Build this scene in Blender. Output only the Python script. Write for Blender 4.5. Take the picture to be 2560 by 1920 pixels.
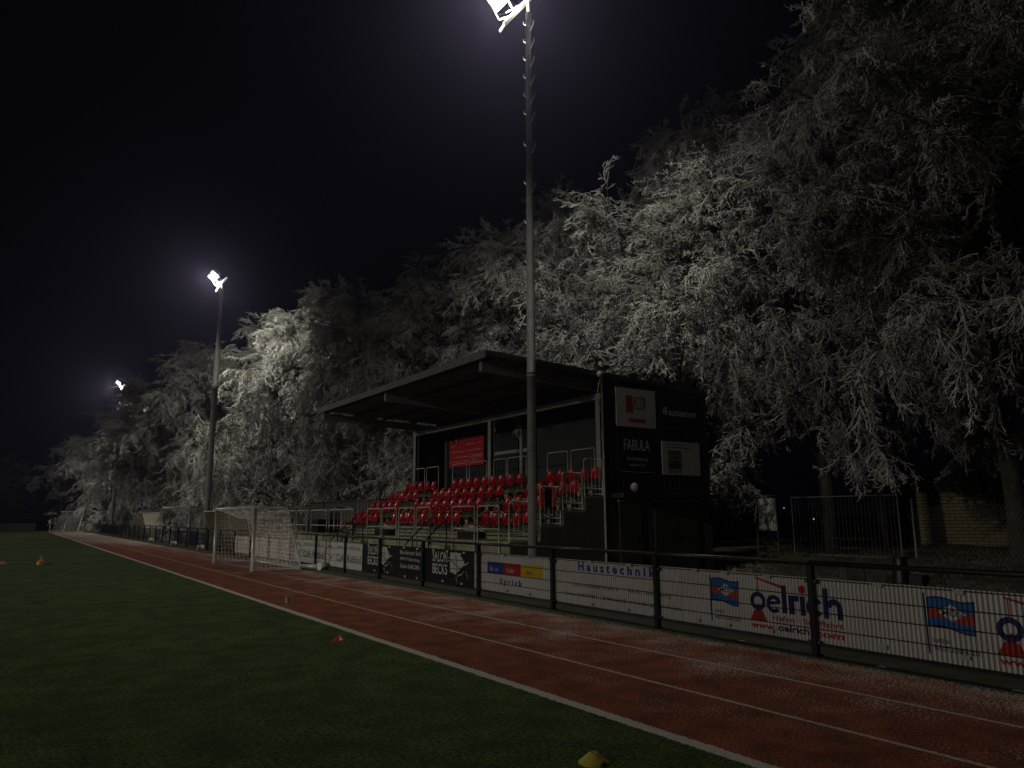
import bpy, math, random
import numpy as np
from mathutils import Vector, Matrix
random.seed(7); rng = np.random.default_rng(11)
PI = math.pi
S = bpy.context.scene
for o in list(bpy.data.objects): bpy.data.objects.remove(o)
COL = S.collection

# ------------------------------------------------------------ camera
YAW, PITCH, ROLL, FPX = math.radians(33.747), math.atan(331.0/1861.35), math.radians(0.218), 1861.35
EYE = Vector((0, 0, 1.64))
cam = bpy.data.cameras.new('camera'); cam.sensor_width = 36; cam.lens = FPX/2560*36
cam.clip_start = .05; cam.clip_end = 3000
camo = bpy.data.objects.new('camera', cam); COL.objects.link(camo)
f_ = Vector((math.sin(YAW)*math.cos(PITCH), math.cos(YAW)*math.cos(PITCH), math.sin(PITCH)))
r_ = Vector((math.cos(YAW), -math.sin(YAW), 0)); u_ = r_.cross(f_)
c_, s_ = math.cos(ROLL), math.sin(ROLL)
Rc = r_*c_ - u_*s_; Uc = r_*s_ + u_*c_
camo.matrix_world = Matrix(((Rc.x, Uc.x, -f_.x, EYE.x), (Rc.y, Uc.y, -f_.y, EYE.y), (Rc.z, Uc.z, -f_.z, EYE.z), (0, 0, 0, 1)))
S.camera = camo

# ------------------------------------------------------------ night sky, exposure
W = bpy.data.worlds.new('World'); S.world = W; W.use_nodes = True
bg = W.node_tree.nodes['Background']; bg.inputs[0].default_value = (.0013, .0014, .0032, 1); bg.inputs[1].default_value = .45
S.view_settings.view_transform = 'Standard'; S.view_settings.look = 'None'; S.view_settings.gamma = 1
S.view_settings.exposure = 0
S.render.engine = 'CYCLES'
S.render.resolution_x, S.render.resolution_y = 1024, 768
S.cycles.max_bounces = 4; S.cycles.diffuse_bounces = 2; S.cycles.glossy_bounces = 2; S.cycles.volume_bounces = 0
S.cycles.transmission_bounces = 4; S.cycles.transparent_max_bounces = 8

def light(name, kind, loc, aim, power, color, size=.5, size_y=None, spot=None, blend=.4):
    d = bpy.data.lights.new(name, kind); d.energy = power; d.color = color
    if kind == 'AREA':
        d.shape = 'RECTANGLE'; d.size = size; d.size_y = size_y or size
    else: d.shadow_soft_size = size
    if kind == 'SPOT': d.spot_size = math.radians(spot); d.spot_blend = blend
    o = bpy.data.objects.new(name, d); COL.objects.link(o); o.location = loc
    if aim is not None:
        o.rotation_euler = (Vector(aim)-Vector(loc)).to_track_quat('-Z', 'Y').to_euler()
    return o
WARM = (1, .955, .85)
FARK, SPILL, HAZE = 1.0, 2.3, .0012      # far-side beams, stray light of each mast, mist
# the floodlights on the far side of the pitch (their masts stand outside the frame)
for k, (y, p) in enumerate([(5, 21000), (47, 42000), (89, 36000)]):
    light('floodlight_beam', 'SPOT', (-64, y, 17), (-47, y*.97+1, 0), p*FARK, WARM, .6, spot=83, blend=.32)

# ------------------------------------------------------------ materials
MATS = {}
def mat(name, col, rough=.6, metal=0, col2=None, scale=8, bump=0, bscale=60, spec=.5, emit=None, lo=.35, hi=.65, detail=4, alpha=None):
    if name in MATS: return MATS[name]
    m = bpy.data.materials.new(name); m.use_nodes = True; MATS[name] = m
    nt = m.node_tree; N = nt.nodes; L = nt.links; b = N['Principled BSDF']
    b.inputs['Base Color'].default_value = (*col, 1); b.inputs['Roughness'].default_value = rough
    b.inputs['Metallic'].default_value = metal; b.inputs['Specular IOR Level'].default_value = spec
    if emit:
        b.inputs['Emission Color'].default_value = (*emit[:3], 1); b.inputs['Emission Strength'].default_value = emit[3]
    tc = N.new('ShaderNodeTexCoord')
    if col2:
        n = N.new('ShaderNodeTexNoise'); n.inputs['Scale'].default_value = scale; n.inputs['Detail'].default_value = detail
        L.new(tc.outputs['Object'], n.inputs['Vector'])
        r = N.new('ShaderNodeValToRGB'); r.color_ramp.elements[0].position = lo; r.color_ramp.elements[1].position = hi
        r.color_ramp.elements[0].color = (*col, 1); r.color_ramp.elements[1].color = (*col2, 1)
        L.new(n.outputs['Fac'], r.inputs[0]); L.new(r.outputs[0], b.inputs['Base Color'])
    if bump:
        n2 = N.new('ShaderNodeTexNoise'); n2.inputs['Scale'].default_value = bscale; n2.inputs['Detail'].default_value = 3
        L.new(tc.outputs['Object'], n2.inputs['Vector'])
        bm = N.new('ShaderNodeBump'); bm.inputs['Strength'].default_value = bump; bm.inputs['Distance'].default_value = .01
        L.new(n2.outputs['Fac'], bm.inputs['Height']); L.new(bm.outputs[0], b.inputs['Normal'])
    return m
def nodes(m): return m.node_tree.nodes, m.node_tree.links, m.node_tree.nodes['Principled BSDF']

# ------------------------------------------------------------ mesh building
def newobj(name, me, parent=None):
    o = bpy.data.objects.new(name, me); COL.objects.link(o)
    if parent: o.parent = parent
    return o
def off(parent):
    v = Vector((0, 0, 0))
    while parent: v += parent.location; parent = parent.parent
    return v
class MB:
    def __init__(s): s.v = []; s.f = []; s.n = 0; s.sm = []
    def add(s, vs, fs, smooth=False):
        s.v.extend(tuple(v) for v in vs); s.f.extend(tuple(i+s.n for i in f) for f in fs)
        s.sm.extend([smooth]*len(fs)); s.n += len(vs); return s
    def box(s, a, b):
        x0, y0, z0 = a; x1, y1, z1 = b
        vs = [(x0,y0,z0),(x1,y0,z0),(x1,y1,z0),(x0,y1,z0),(x0,y0,z1),(x1,y0,z1),(x1,y1,z1),(x0,y1,z1)]
        return s.add(vs, [(0,3,2,1),(4,5,6,7),(0,1,5,4),(1,2,6,5),(2,3,7,6),(3,0,4,7)])
    def bar(s, p, q, w, h, up=(0,0,1)):
        p, q = Vector(p), Vector(q); d = (q-p).normalized(); u = Vector(up)
        if abs(d.dot(u)) > .99: u = Vector((1,0,0))
        x = d.cross(u).normalized()*w/2; y = x.cross(d).normalized()*h/2
        vs = [p-x-y, p+x-y, p+x+y, p-x+y, q-x-y, q+x-y, q+x+y, q-x+y]
        return s.add(vs, [(0,1,2,3),(7,6,5,4),(0,4,5,1),(1,5,6,2),(2,6,7,3),(3,7,4,0)])
    def tube(s, pts, r, n=10, cap=True):
        pts = [Vector(p) for p in pts]; rs = r if isinstance(r, (list, tuple)) else [r]*len(pts)
        up = Vector((0,0,1)); vs = []; fs = []
        for i, p in enumerate(pts):
            a = pts[max(i-1,0)]; b = pts[min(i+1,len(pts)-1)]; d = (b-a).normalized()
            u = up if abs(d.dot(up)) < .95 else Vector((0,1,0))
            x = d.cross(u).normalized(); y = d.cross(x).normalized()
            for k in range(n):
                t = 2*PI*k/n; vs.append(p+(x*math.cos(t)+y*math.sin(t))*rs[i])
        for i in range(len(pts)-1):
            for k in range(n):
                k2 = (k+1) % n; fs.append((i*n+k, i*n+k2, (i+1)*n+k2, (i+1)*n+k))
        s.add(vs, fs, True)
        if cap:
            m = len(pts)-1
            s.f.append(tuple(s.n-len(vs)+k for k in range(n))); s.sm.append(False)
            s.f.append(tuple(s.n-len(vs)+m*n+k for k in reversed(range(n)))); s.sm.append(False)
        return s
    def lathe(s, prof, c=(0,0,0), n=24):
        vs = []; fs = []
        for r, z in prof:
            for k in range(n):
                t = 2*PI*k/n; vs.append((c[0]+r*math.cos(t), c[1]+r*math.sin(t), c[2]+z))
        for i in range(len(prof)-1):
            for k in range(n):
                k2 = (k+1) % n; fs.append((i*n+k, i*n+k2, (i+1)*n+k2, (i+1)*n+k))
        return s.add(vs, fs, True)
    def sphere(s, c, r, n=12, m=8):
        return s.lathe([(max(1e-4, r*math.sin(PI*i/m)), -r*math.cos(PI*i/m)) for i in range(m+1)], c, n)
    def prism(s, poly, axis, a, b):
        """polygon in the two other axes, extruded along axis from a to b"""
        def P(u, v, w): return {'x': (w,u,v), 'y': (u,w,v), 'z': (u,v,w)}[axis]
        n = len(poly); vs = [P(u,v,a) for u,v in poly]+[P(u,v,b) for u,v in poly]
        fs = [tuple(range(n)), tuple(reversed(range(n,2*n)))]+[(i,(i+1)%n,n+(i+1)%n,n+i) for i in range(n)]
        return s.add(vs, fs)
    def build(s, name, m, parent=None, base=None, local=False):
        me = bpy.data.meshes.new(name)
        o3 = Vector((0,0,0)) if local else off(parent)
        if parent is None and not local:
            a = np.array(s.v); lo, hi = a.min(0), a.max(0)
            o3 = Vector(base) if base else Vector(((lo[0]+hi[0])/2, (lo[1]+hi[1])/2, lo[2]))
        me.from_pydata([(v[0]-o3.x, v[1]-o3.y, v[2]-o3.z) for v in s.v], [], s.f)
        me.polygons.foreach_set('use_smooth', s.sm); me.materials.append(m); me.update()
        o = newobj(name, me, parent)
        if parent is None: o.location = o3
        return o
def segs_mesh(name, P0, P1, R0, R1, m, parent=None, n=3):
    """many thin prisms in one mesh"""
    P0, P1 = np.asarray(P0, float), np.asarray(P1, float); R0 = np.broadcast_to(np.asarray(R0, float), (len(P0),)); R1 = np.broadcast_to(np.asarray(R1, float), (len(P0),))
    d = P1-P0; d /= np.linalg.norm(d, axis=1)[:, None]+1e-9
    a = np.where(np.abs(d[:, 2:3]) < .9, np.array([[0, 0, 1.]]), np.array([[1., 0, 0]]))
    x = np.cross(d, a); x /= np.linalg.norm(x, axis=1)[:, None]; y = np.cross(d, x)
    t = np.arange(n)*2*PI/n
    ring = x[:, None]*np.cos(t)[None, :, None]+y[:, None]*np.sin(t)[None, :, None]
    V = np.concatenate([P0[:, None]+ring*R0[:, None, None], P1[:, None]+ring*R1[:, None, None]], 1)
    N = len(P0); k = np.arange(n); k2 = (k+1) % n
    fl = np.stack([k, k2, k2+n, k+n], 1)
    F = (np.arange(N)*2*n)[:, None, None]+fl[None]
    V = V.reshape(-1, 3); F = F.reshape(-1).astype(np.int32)
    if parent is not None: V = V-np.array(off(parent))
    me = bpy.data.meshes.new(name)
    me.vertices.add(len(V)); me.vertices.foreach_set('co', V.astype(np.float32).ravel())
    nf = N*n; me.loops.add(nf*4); me.loops.foreach_set('vertex_index', F)
    me.polygons.add(nf); me.polygons.foreach_set('loop_start', np.arange(nf, dtype=np.int32)*4)
    me.polygons.foreach_set('loop_total', np.full(nf, 4, np.int32))
    me.update(calc_edges=True); me.materials.append(m)
    return newobj(name, me, parent)
def thing(name, label, cat, loc=(0,0,0), rz=0, group=None):
    o = newobj(name, None); o.location = loc; o.rotation_euler = (0,0,rz); o.empty_display_size = .2
    return tag(o, label, cat, group)
def tag(o, label=None, cat=None, group=None, kind=None):
    if label: o['label'] = label
    if cat: o['category'] = cat
    if group: o['group'] = group
    if kind: o['kind'] = kind
    return o
def struct(o): o['kind'] = 'structure'; return o
def dup(root, loc, rz, label, group=None, scale=None):
    r = root.copy(); COL.objects.link(r); r.location = loc; r.rotation_euler = (0,0,rz); r['label'] = label
    if group: r['group'] = group
    if scale: r.scale = scale
    for ch in list(root.children):
        c = ch.copy(); COL.objects.link(c); c.parent = r
        for g in list(ch.children):
            d = g.copy(); COL.objects.link(d); d.parent = c
    return r
def text_mesh(txt, font_h, bold=0, shear=0, ext=.001):
    """(width, mesh) of a string, letters in the xy plane, cap height about 1*font_h*.7"""
    cu = bpy.data.curves.new('t', 'FONT'); cu.body = txt; cu.size = font_h; cu.offset = bold; cu.shear = shear; cu.extrude = ext; cu.resolution_u = 3
    ob = bpy.data.objects.new('t', cu); COL.objects.link(ob)
    dg = bpy.context.evaluated_depsgraph_get(); dg.update()
    me = bpy.data.meshes.new_from_object(ob.evaluated_get(dg))
    bpy.data.objects.remove(ob); bpy.data.curves.remove(cu)
    vs = [tuple(v.co) for v in me.vertices]; fs = [tuple(p.vertices) for p in me.polygons]
    bpy.data.meshes.remove(me); return vs, fs
# ------------------------------------------------------------ ground, pitch, track
m_dirt = mat('frosty_soil', (.055,.048,.032), .95, col2=(.16,.15,.10), scale=1.6, bump=.6, bscale=14, lo=.42, hi=.75, detail=9)
g = MB().box((-700,-300,-1), (900,1200,-.012)); struct(g.build('ground', m_dirt))
m_turf = mat('turf', (.020,.036,.006), .9, col2=(.045,.068,.012), scale=2.4, bump=1, bscale=90, spec=.25, detail=8)
N, L, b = nodes(m_turf)
tc = [n for n in N if n.type == 'TEX_COORD'][0]; base = b.inputs['Base Color'].links[0].from_socket
n1 = N.new('ShaderNodeTexNoise'); n1.inputs['Scale'].default_value = 30; n1.inputs['Detail'].default_value = 2.5; n1.inputs['Roughness'].default_value = .9
mp = N.new('ShaderNodeMapping'); mp.inputs['Scale'].default_value = (.8, 1.3, 1); L.new(tc.outputs['Object'], mp.inputs['Vector']); L.new(mp.outputs[0], n1.inputs['Vector'])
cr = N.new('ShaderNodeValToRGB'); cr.color_ramp.elements[0].position = .38; cr.color_ramp.elements[1].position = .66
cr.color_ramp.elements[0].color = (.06,.06,.06,1); cr.color_ramp.elements[1].color = (3.4,3.4,3.4,1)
L.new(n1.outputs['Fac'], cr.inputs[0])
mx = N.new('ShaderNodeMix'); mx.data_type = 'RGBA'; mx.blend_type = 'MULTIPLY'; mx.inputs['Factor'].default_value = 1
L.new(base, mx.inputs['A']); L.new(cr.outputs[0], mx.inputs['B'])
# brushed bands across the pitch where the pile lies the other way, and a little frost
wv = N.new('ShaderNodeTexNoise'); wv.inputs['Scale'].default_value = .55; wv.inputs['Detail'].default_value = 6
mp2 = N.new('ShaderNodeMapping'); mp2.inputs['Scale'].default_value = (.35, 1.3, 1); L.new(tc.outputs['Object'], mp2.inputs['Vector']); L.new(mp2.outputs[0], wv.inputs['Vector'])
cr2 = N.new('ShaderNodeValToRGB'); cr2.color_ramp.elements[0].position = .35; cr2.color_ramp.elements[1].position = .7
cr2.color_ramp.elements[0].color = (.85,.85,.85,1); cr2.color_ramp.elements[1].color = (1.22,1.22,1.22,1)
L.new(wv.outputs['Fac'], cr2.inputs[0])
mx2 = N.new('ShaderNodeMix'); mx2.data_type = 'RGBA'; mx2.blend_type = 'MULTIPLY'; mx2.inputs['Factor'].default_value = 1
L.new(mx.outputs['Result'], mx2.inputs['A']); L.new(cr2.outputs[0], mx2.inputs['B']); L.new(mx2.outputs['Result'], b.inputs['Base Color'])
XT = 4.32
struct(MB().box((-75,-15,-.5), (XT+.05,104.3,0)).build('pitch', m_turf, base=(0,0,0)))

m_track = mat('red_track', (.13,.038,.015), .95, col2=(.26,.072,.029), scale=2.6, bump=1, bscale=110, spec=.3, detail=9)
N, L, b = nodes(m_track); tc = [n for n in N if n.type == 'TEX_COORD'][0]; base = b.inputs['Base Color'].links[0].from_socket
gn = N.new('ShaderNodeTexNoise'); gn.inputs['Scale'].default_value = 42; gn.inputs['Detail'].default_value = 2; gn.inputs['Roughness'].default_value = .9
L.new(tc.outputs['Object'], gn.inputs['Vector'])
gr = N.new('ShaderNodeValToRGB'); gr.color_ramp.elements[0].position = .36; gr.color_ramp.elements[1].position = .66
gr.color_ramp.elements[0].color = (.22,.22,.22,1); gr.color_ramp.elements[1].color = (2.1,2.1,2.1,1); L.new(gn.outputs['Fac'], gr.inputs[0])
gm = N.new('ShaderNodeMix'); gm.data_type = 'RGBA'; gm.blend_type = 'MULTIPLY'; gm.inputs['Factor'].default_value = 1
L.new(base, gm.inputs['A']); L.new(gr.outputs[0], gm.inputs['B']); base = gm.outputs['Result']
vo = N.new('ShaderNodeTexNoise'); vo.inputs['Scale'].default_value = 46; vo.inputs['Detail'].default_value = 2; vo.inputs['Roughness'].default_value = .6
mp = N.new('ShaderNodeMapping'); mp.inputs['Scale'].default_value = (1,.8,1); L.new(tc.outputs['Object'], mp.inputs['Vector']); L.new(mp.outputs[0], vo.inputs['Vector'])
big = N.new('ShaderNodeTexNoise'); big.inputs['Scale'].default_value = 1.1; big.inputs['Detail'].default_value = 5; L.new(tc.outputs['Object'], big.inputs['Vector'])
sx = N.new('ShaderNodeSeparateXYZ'); L.new(tc.outputs['Object'], sx.inputs[0])
mr = N.new('ShaderNodeMapRange'); mr.inputs['From Min'].default_value = 4.6; mr.inputs['From Max'].default_value = 7.9; mr.inputs['To Min'].default_value = .72; mr.inputs['To Max'].default_value = .52
L.new(sx.outputs['X'], mr.inputs['Value'])
# more frost on the far patch of the track
my = N.new('ShaderNodeMapRange'); my.inputs['From Min'].default_value = 44; my.inputs['From Max'].default_value = 66; my.inputs['To Min'].default_value = 0; my.inputs['To Max'].default_value = .22
L.new(sx.outputs['Y'], my.inputs['Value'])
def math_(op, a, b_, cl=False):
    n = N.new('ShaderNodeMath'); n.operation = op; n.use_clamp = cl
    for i, q in enumerate((a, b_)):
        if isinstance(q, (int, float)): n.inputs[i].default_value = q
        else: L.new(q, n.inputs[i])
    return n.outputs[0]
th = math_('SUBTRACT', mr.outputs[0], my.outputs[0])
bb = math_('MULTIPLY', math_('SUBTRACT', big.outputs['Fac'], .5), .55)
th = math_('SUBTRACT', th, bb)
fm = math_('MULTIPLY', math_('SUBTRACT', vo.outputs['Fac'], th), 30, True)
fm = math_('MULTIPLY', fm, .9)
mx = N.new('ShaderNodeMix'); mx.data_type = 'RGBA'; L.new(fm, mx.inputs['Factor']); L.new(base, mx.inputs['A']); mx.inputs['B'].default_value = (.62,.53,.46,1)
L.new(mx.outputs['Result'], b.inputs['Base Color'])
struct(MB().box((XT+.05,-12,-.5), (7.86,130,.0)).build('running_track', m_track, base=(0,0,0)))

m_line = mat('line_paint', (.58,.52,.45), .85, col2=(.34,.27,.22), scale=30, bump=.4, bscale=90)
m_touch = mat('touchline_turf', (.62,.60,.53), .9, col2=(.38,.37,.31), scale=60, bump=.8, bscale=160, lo=.4, hi=.7)
def ragged(x0, x1, y0, y1, z, amp, step0=.02):
    ys = [y0]; 
    while ys[-1] < y1: ys.append(ys[-1]+max(step0, abs(ys[-1])*.004))
    vs = []; fs = []
    for y in ys:
        vs += [(x0+random.gauss(0,amp), y, z), (x1+random.gauss(0,amp), y, z)]
    for i in range(len(ys)-1): fs.append((2*i,2*i+1,2*i+3,2*i+2))
    return MB().add(vs, fs)
struct(ragged(XT-.065, XT+.065, -5, 104.2, .005, .006).build('touchline', m_touch, base=(0,0,0)))
struct(ragged(5.51, 5.56, -5, 129, .004, .003).build('lane_line', m_line, base=(0,0,0)))
struct(ragged(6.72, 6.77, -5, 129, .004, .003).build('lane_line', m_line, base=(0,0,0)))
# white line across the pitch in the distance (seen from x=0 to the touchline)
mb = MB(); y = 54.
mb.add([(-60,51.9,.005),(XT-.07,53.4,.005),(XT-.07,53.52,.005),(-60,52.02,.005)], [(0,1,2,3)])
struct(mb.build('pitch_line', m_touch, base=(0,0,0)))
mb = MB(); mb.box((-40,104.1,.001), (XT-.07,104.22,.006)); struct(mb.build('goal_line', m_touch, base=(0,0,0)))

# kerb pavers between the track and the perimeter fence
m_pave = mat('mossy_concrete', (.034,.036,.018), .95, col2=(.060,.060,.034), scale=3, bump=.3, bscale=60, detail=8)
FX = lambda y: 8.12+.026*(min(max(y,-5),23)-5.69)
mb = MB(); y = -5.
while y < 100:
    x1 = FX(y)+.14
    mb.box((7.872,y+.006,-.2), (x1,y+1.994,.006+random.uniform(0,.002)))
    mb.box((x1+.008,y+.406,-.2), (x1+.42,y+2.394,.005))
    y += 2.0
struct(mb.build('paved_kerb', m_pave, base=(0,0,0)))
m_gap = mat('dark_joint', (.03,.03,.022), 1)
struct(MB().box((7.862,-5,-.3), (8.95,100,-.008)).build('kerb_bed', m_gap, base=(0,0,0)))
m_litter = mat('frosted_leaf', (.45,.42,.30), .8)
# frost tufts along the edge of the track, and rime fallen from the trees
P0 = []; P1 = []
for i in range(5200):
    y = abs(random.gauss(0,1))**1.2*14+1.2; x = 7.87+random.gauss(0,.02)
    h = random.uniform(.006,.03); a = random.uniform(0,6.28)
    P0.append((x,y,0)); P1.append((x+math.cos(a)*h*.9,y+math.sin(a)*h*.9,h*.7))
struct(segs_mesh('track_edge', P0, P1, .0028, .0012, mat('rime_crust', (.55,.52,.42), .8)))
asph = mat('dark_asphalt', (.04,.04,.038), .9, col2=(.07,.068,.06), scale=5, bump=.4)
struct(MB().box((8.95,-5,-.3), (18.5,40,-.006)).build('stand_forecourt', asph, base=(0,0,0)))
# ------------------------------------------------------------ grandstand
ZF = [1.03, 1.41, 1.79, 2.17, 2.55]
XR = [11.12, 11.85, 12.58, 13.31]
Y0, Y1 = 15.4, 27.4
m_conc = mat('stained_concrete', (.34,.32,.20), .9, col2=(.22,.20,.12), scale=2.2, bump=.3, bscale=30, detail=9)
m_conc2 = mat('smooth_concrete', (.40,.38,.27), .85, col2=(.27,.25,.16), scale=4, bump=.2, bscale=40, detail=8)
m_cgrey = mat('grey_plaster', (.13,.125,.10), .9, col2=(.09,.088,.07), scale=3, bump=.2)
m_galv = mat('galvanised_tube', (.56,.55,.49), .5, .15, col2=(.42,.41,.36), scale=30)
m_steel = mat('painted_steel', (.33,.34,.30), .5, .1, col2=(.27,.27,.24), scale=6)
m_dark = mat('dark_cladding', (.018,.019,.021), .6, col2=(.026,.027,.028), scale=3)
m_roof = mat('roof_sheet', (.05,.052,.055), .6, .2)
m_soff = mat('trapezoid_soffit', (.075,.062,.055), .6, col2=(.10,.08,.07), scale=2)
m_black = mat('black_steel', (.012,.013,.012), .4)
gs = thing('grandstand', 'small covered grandstand with dark cladding, flat tilted roof and concrete terraces behind the running track', 'grandstand', (13.4,21.4,0))
# terraces
mb = MB()
prof = [(10.2,-.05),(10.2,ZF[0])]
for x, z in zip(XR, ZF[1:]): prof += [(x, prof[-1][1]), (x, z)]
prof += [(14.85,ZF[4]),(14.85,-.05)]
# pieces side by side along y: end wall plinth, blocks, and aisles share the profile
mb.prism(prof, 'y', Y0, Y1)
mb.build('terrace', m_conc, gs)
mb = MB()   # nosings on each step, 3 mm proud
for x, z in zip([10.2]+XR, ZF):
    mb.box((x-.012, Y0+.01, z-.11), (x-.003, Y1-.01, z-.015))
mb.build('nosing', m_conc2, gs)
# thin dark joints
mb = MB()
for x, z in zip([10.2]+XR, ZF):
    mb.box((x-.006,Y0+.02,z-.20 if x > 10.3 else z-.30),(x-.002,Y1-.02,z-.185 if x > 10.3 else z-.28))
for y in np.arange(Y0+1.5,Y1,1.5):
    mb.box((10.195,y,0),(10.198,y+.012,ZF[0]-.12))
mb.build('joint', m_black, gs)
# raised walkway that runs on to the left of the stand
mb = MB(); mb.box((10.2,Y1,-.05),(11.6,36.5,ZF[0]-.003)); mb.build('walkway', m_conc, gs)
# aisle steps (dark), two aisles
AIS = [(17.98,19.07),(23.85,24.95)]
for a, c in AIS:
    mb = MB()
    for x, z in zip(XR, ZF): mb.box((x-.30, a+.02, z), (x-.001, c-.02, z+.19))
    mb.build('aisle_step', m_black, gs)
# entry stairs in front with diagonal handrails
ST = [(18.36,19.38),(24.25,25.2)]
for a, c in ST:
    mb = MB()
    for k in range(5): mb.box((10.2-.19*(5-k), a, 0), (10.2-.19*(4-k)-.001, c, .172*(k+1)))
    mb.build('front_stair', m_conc2, gs)
    for y in (a+.03, c-.03):
        mb = MB(); p = Vector((9.30,y,.86)); q = Vector((10.18,y,1.69))
        mb.tube([p, q], .021, 8); mb.tube([q-Vector((.09,0,.09)), (q.x-.09,y,ZF[0]-.2)], .02, 8); mb.tube([p+Vector((.25,0,.22)), (p.x+.25,y,.15)], .02, 8)
        mb.build('handrail', m_black, gs)
# guard rails
def uframe(pa, pb, zt, zb, mids=(), bars=0, r=.021, barz=None, mt=None):
    pa, pb = Vector((*pa,0)), Vector((*pb,0)); d = (pb-pa).normalized(); mb = MB(); q = .06
    pts = [(pa.x,pa.y,zb),(pa.x,pa.y,zt-q)]
    for t in (30,60): pts.append(tuple(pa+d*q*(1-math.cos(math.radians(t)))+Vector((0,0,zt-q+q*math.sin(math.radians(t))))))
    pts.append(tuple(pa+d*q+Vector((0,0,zt)))); pts.append(tuple(pb-d*q+Vector((0,0,zt))))
    for t in (60,30): pts.append(tuple(pb-d*q*(1-math.cos(math.radians(t)))+Vector((0,0,zt-q+q*math.sin(math.radians(t))))))
    pts += [(pb.x,pb.y,zt-q),(pb.x,pb.y,zb)]
    # build pieces separately to keep the tube frames stable at the bends
    for i in range(len(pts)-1): mb.tube([pts[i],pts[i+1]], r, 8)
    for z in mids: mb.tube([(pa.x,pa.y,z),(pb.x,pb.y,z)], r*.85, 8)
    n = bars
    for k in range(n):
        t = (k+1)/(n+1); p = pa.lerp(pb,t); mb.tube([(p.x,p.y,barz[0]),(p.x,p.y,barz[1])], .006, 5)
    return mb.build('guard_rail', mt or m_galv, gs)
XF = 10.165
for a, c in [(15.45,15.78),(15.82,16.84),(17.0,18.18),(19.5,20.37),(20.5,21.58),(21.76,22.84),(22.96,24.06)]:
    if c-a > .5: uframe((XF,a),(XF,c),1.91,.35,(1.33,))
for a, c in [(25.32,26.39),(26.5,27.74),(27.98,29.78),(29.95,30.1),(30.25,31.6),(31.8,33.1),(33.3,34.6),(34.8,36.1)]:
    if c-a > .5: uframe((XF,a),(XF,c),1.91,.35,(1.33,))
m_galvd = mat('galvanised_shaded', (.40,.40,.36), .5, .1)
def sides(y, flip):
    for k, (a, c) in enumerate([(10.22,10.92),(11.16,11.80),(11.87,12.53),(12.60,13.24)]):
        zt = ZF[k]+.965; uframe((a,y),(c,y),zt,ZF[k]-.3,(ZF[k]+.04,ZF[k]+.18),4,barz=(ZF[k]+.04,zt))
sides(15.44, 0); sides(27.36, 1)
for a, c in [(26.31,27.26),(25.16,26.14),(23.05,24.07),(21.70,22.86),(20.48,21.25),(19.33,20.39),(17.21,18.21),(16.0,17.06)]:
    uframe((13.45,a),(13.45,c),3.52,ZF[4],(),0,.017)
# frame: columns, beams
CY = [15.80,21.5,27.2]
for y in CY:
    mb = MB(); x = 13.50
    mb.box((x-.08,y-.09,ZF[4]),(x-.066,y+.09,4.86)); mb.box((x+.066,y-.09,ZF[4]),(x+.08,y+.09,4.86)); mb.box((x-.066,y-.01,ZF[4]),(x+.066,y+.01,4.86))
    mb.build('column', m_steel, gs)
mb = MB(); mb.box((13.42,Y0+.06,4.86),(13.58,Y1-.06,5.02)); mb.build('cross_beam', m_steel, gs)
zr = lambda x: 5.63-.045*(x-9.5)         # roof underside
for y in [15.84,21.66,27.3]:
    mb = MB(); x0, x1 = 9.62, 17.3
    mb.prism([(x0,zr(x0)-.36),(x1,zr(x1)-.36),(x1,zr(x1)-.10),(x0,zr(x0)-.10)], 'y', y-.07, y+.07); mb.build('roof_beam', m_steel, gs)
for x in (9.72,10.9,12.1,13.3,14.5,15.7,16.9):
    mb = MB(); mb.box((x-.05,Y0+.05,zr(x)-.102),(x+.05,Y1-.05,zr(x)-.004)); mb.build('purlin', m_dark, gs)
# corrugated roof
mb = MB(); vs = []; fs = []; xs = np.arange(9.5,17.45,.0625); 
for i, x in enumerate(xs):
    h = .02 if (i//2) % 2 else 0
    for y in (Y0,Y1): vs.append((x,y,zr(x)+h))
for i in range(len(xs)-1): fs.append((2*i,2*i+1,2*i+3,2*i+2))
mb.add(vs, fs); mb.build('soffit', m_soff, gs)
mb = MB(); mb.prism([(9.49,zr(9.5)+.03),(17.45,zr(17.45)+.03),(17.45,zr(17.45)+.10),(9.49,zr(9.5)+.10)], 'y', Y0-.01, Y1+.01); mb.build('roof', m_roof, gs)
m_fas = mat('fascia_metal', (.30,.30,.27), .5, .3, col2=(.24,.24,.22), scale=4)
mb = MB(); mb.box((9.44,Y0-.02,zr(9.5)-.11),(9.485,Y1+.02,zr(9.5)+.085)); mb.build('fascia', m_fas, gs)
mb = MB(); mb.prism([(9.49,zr(9.5)-.05),(17.45,zr(17.45)-.05),(17.45,zr(17.45)+.028),(9.49,zr(9.5)+.028)], 'y', Y0-.035, Y0-.012); mb.build('verge_trim', m_dark, gs)
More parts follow.
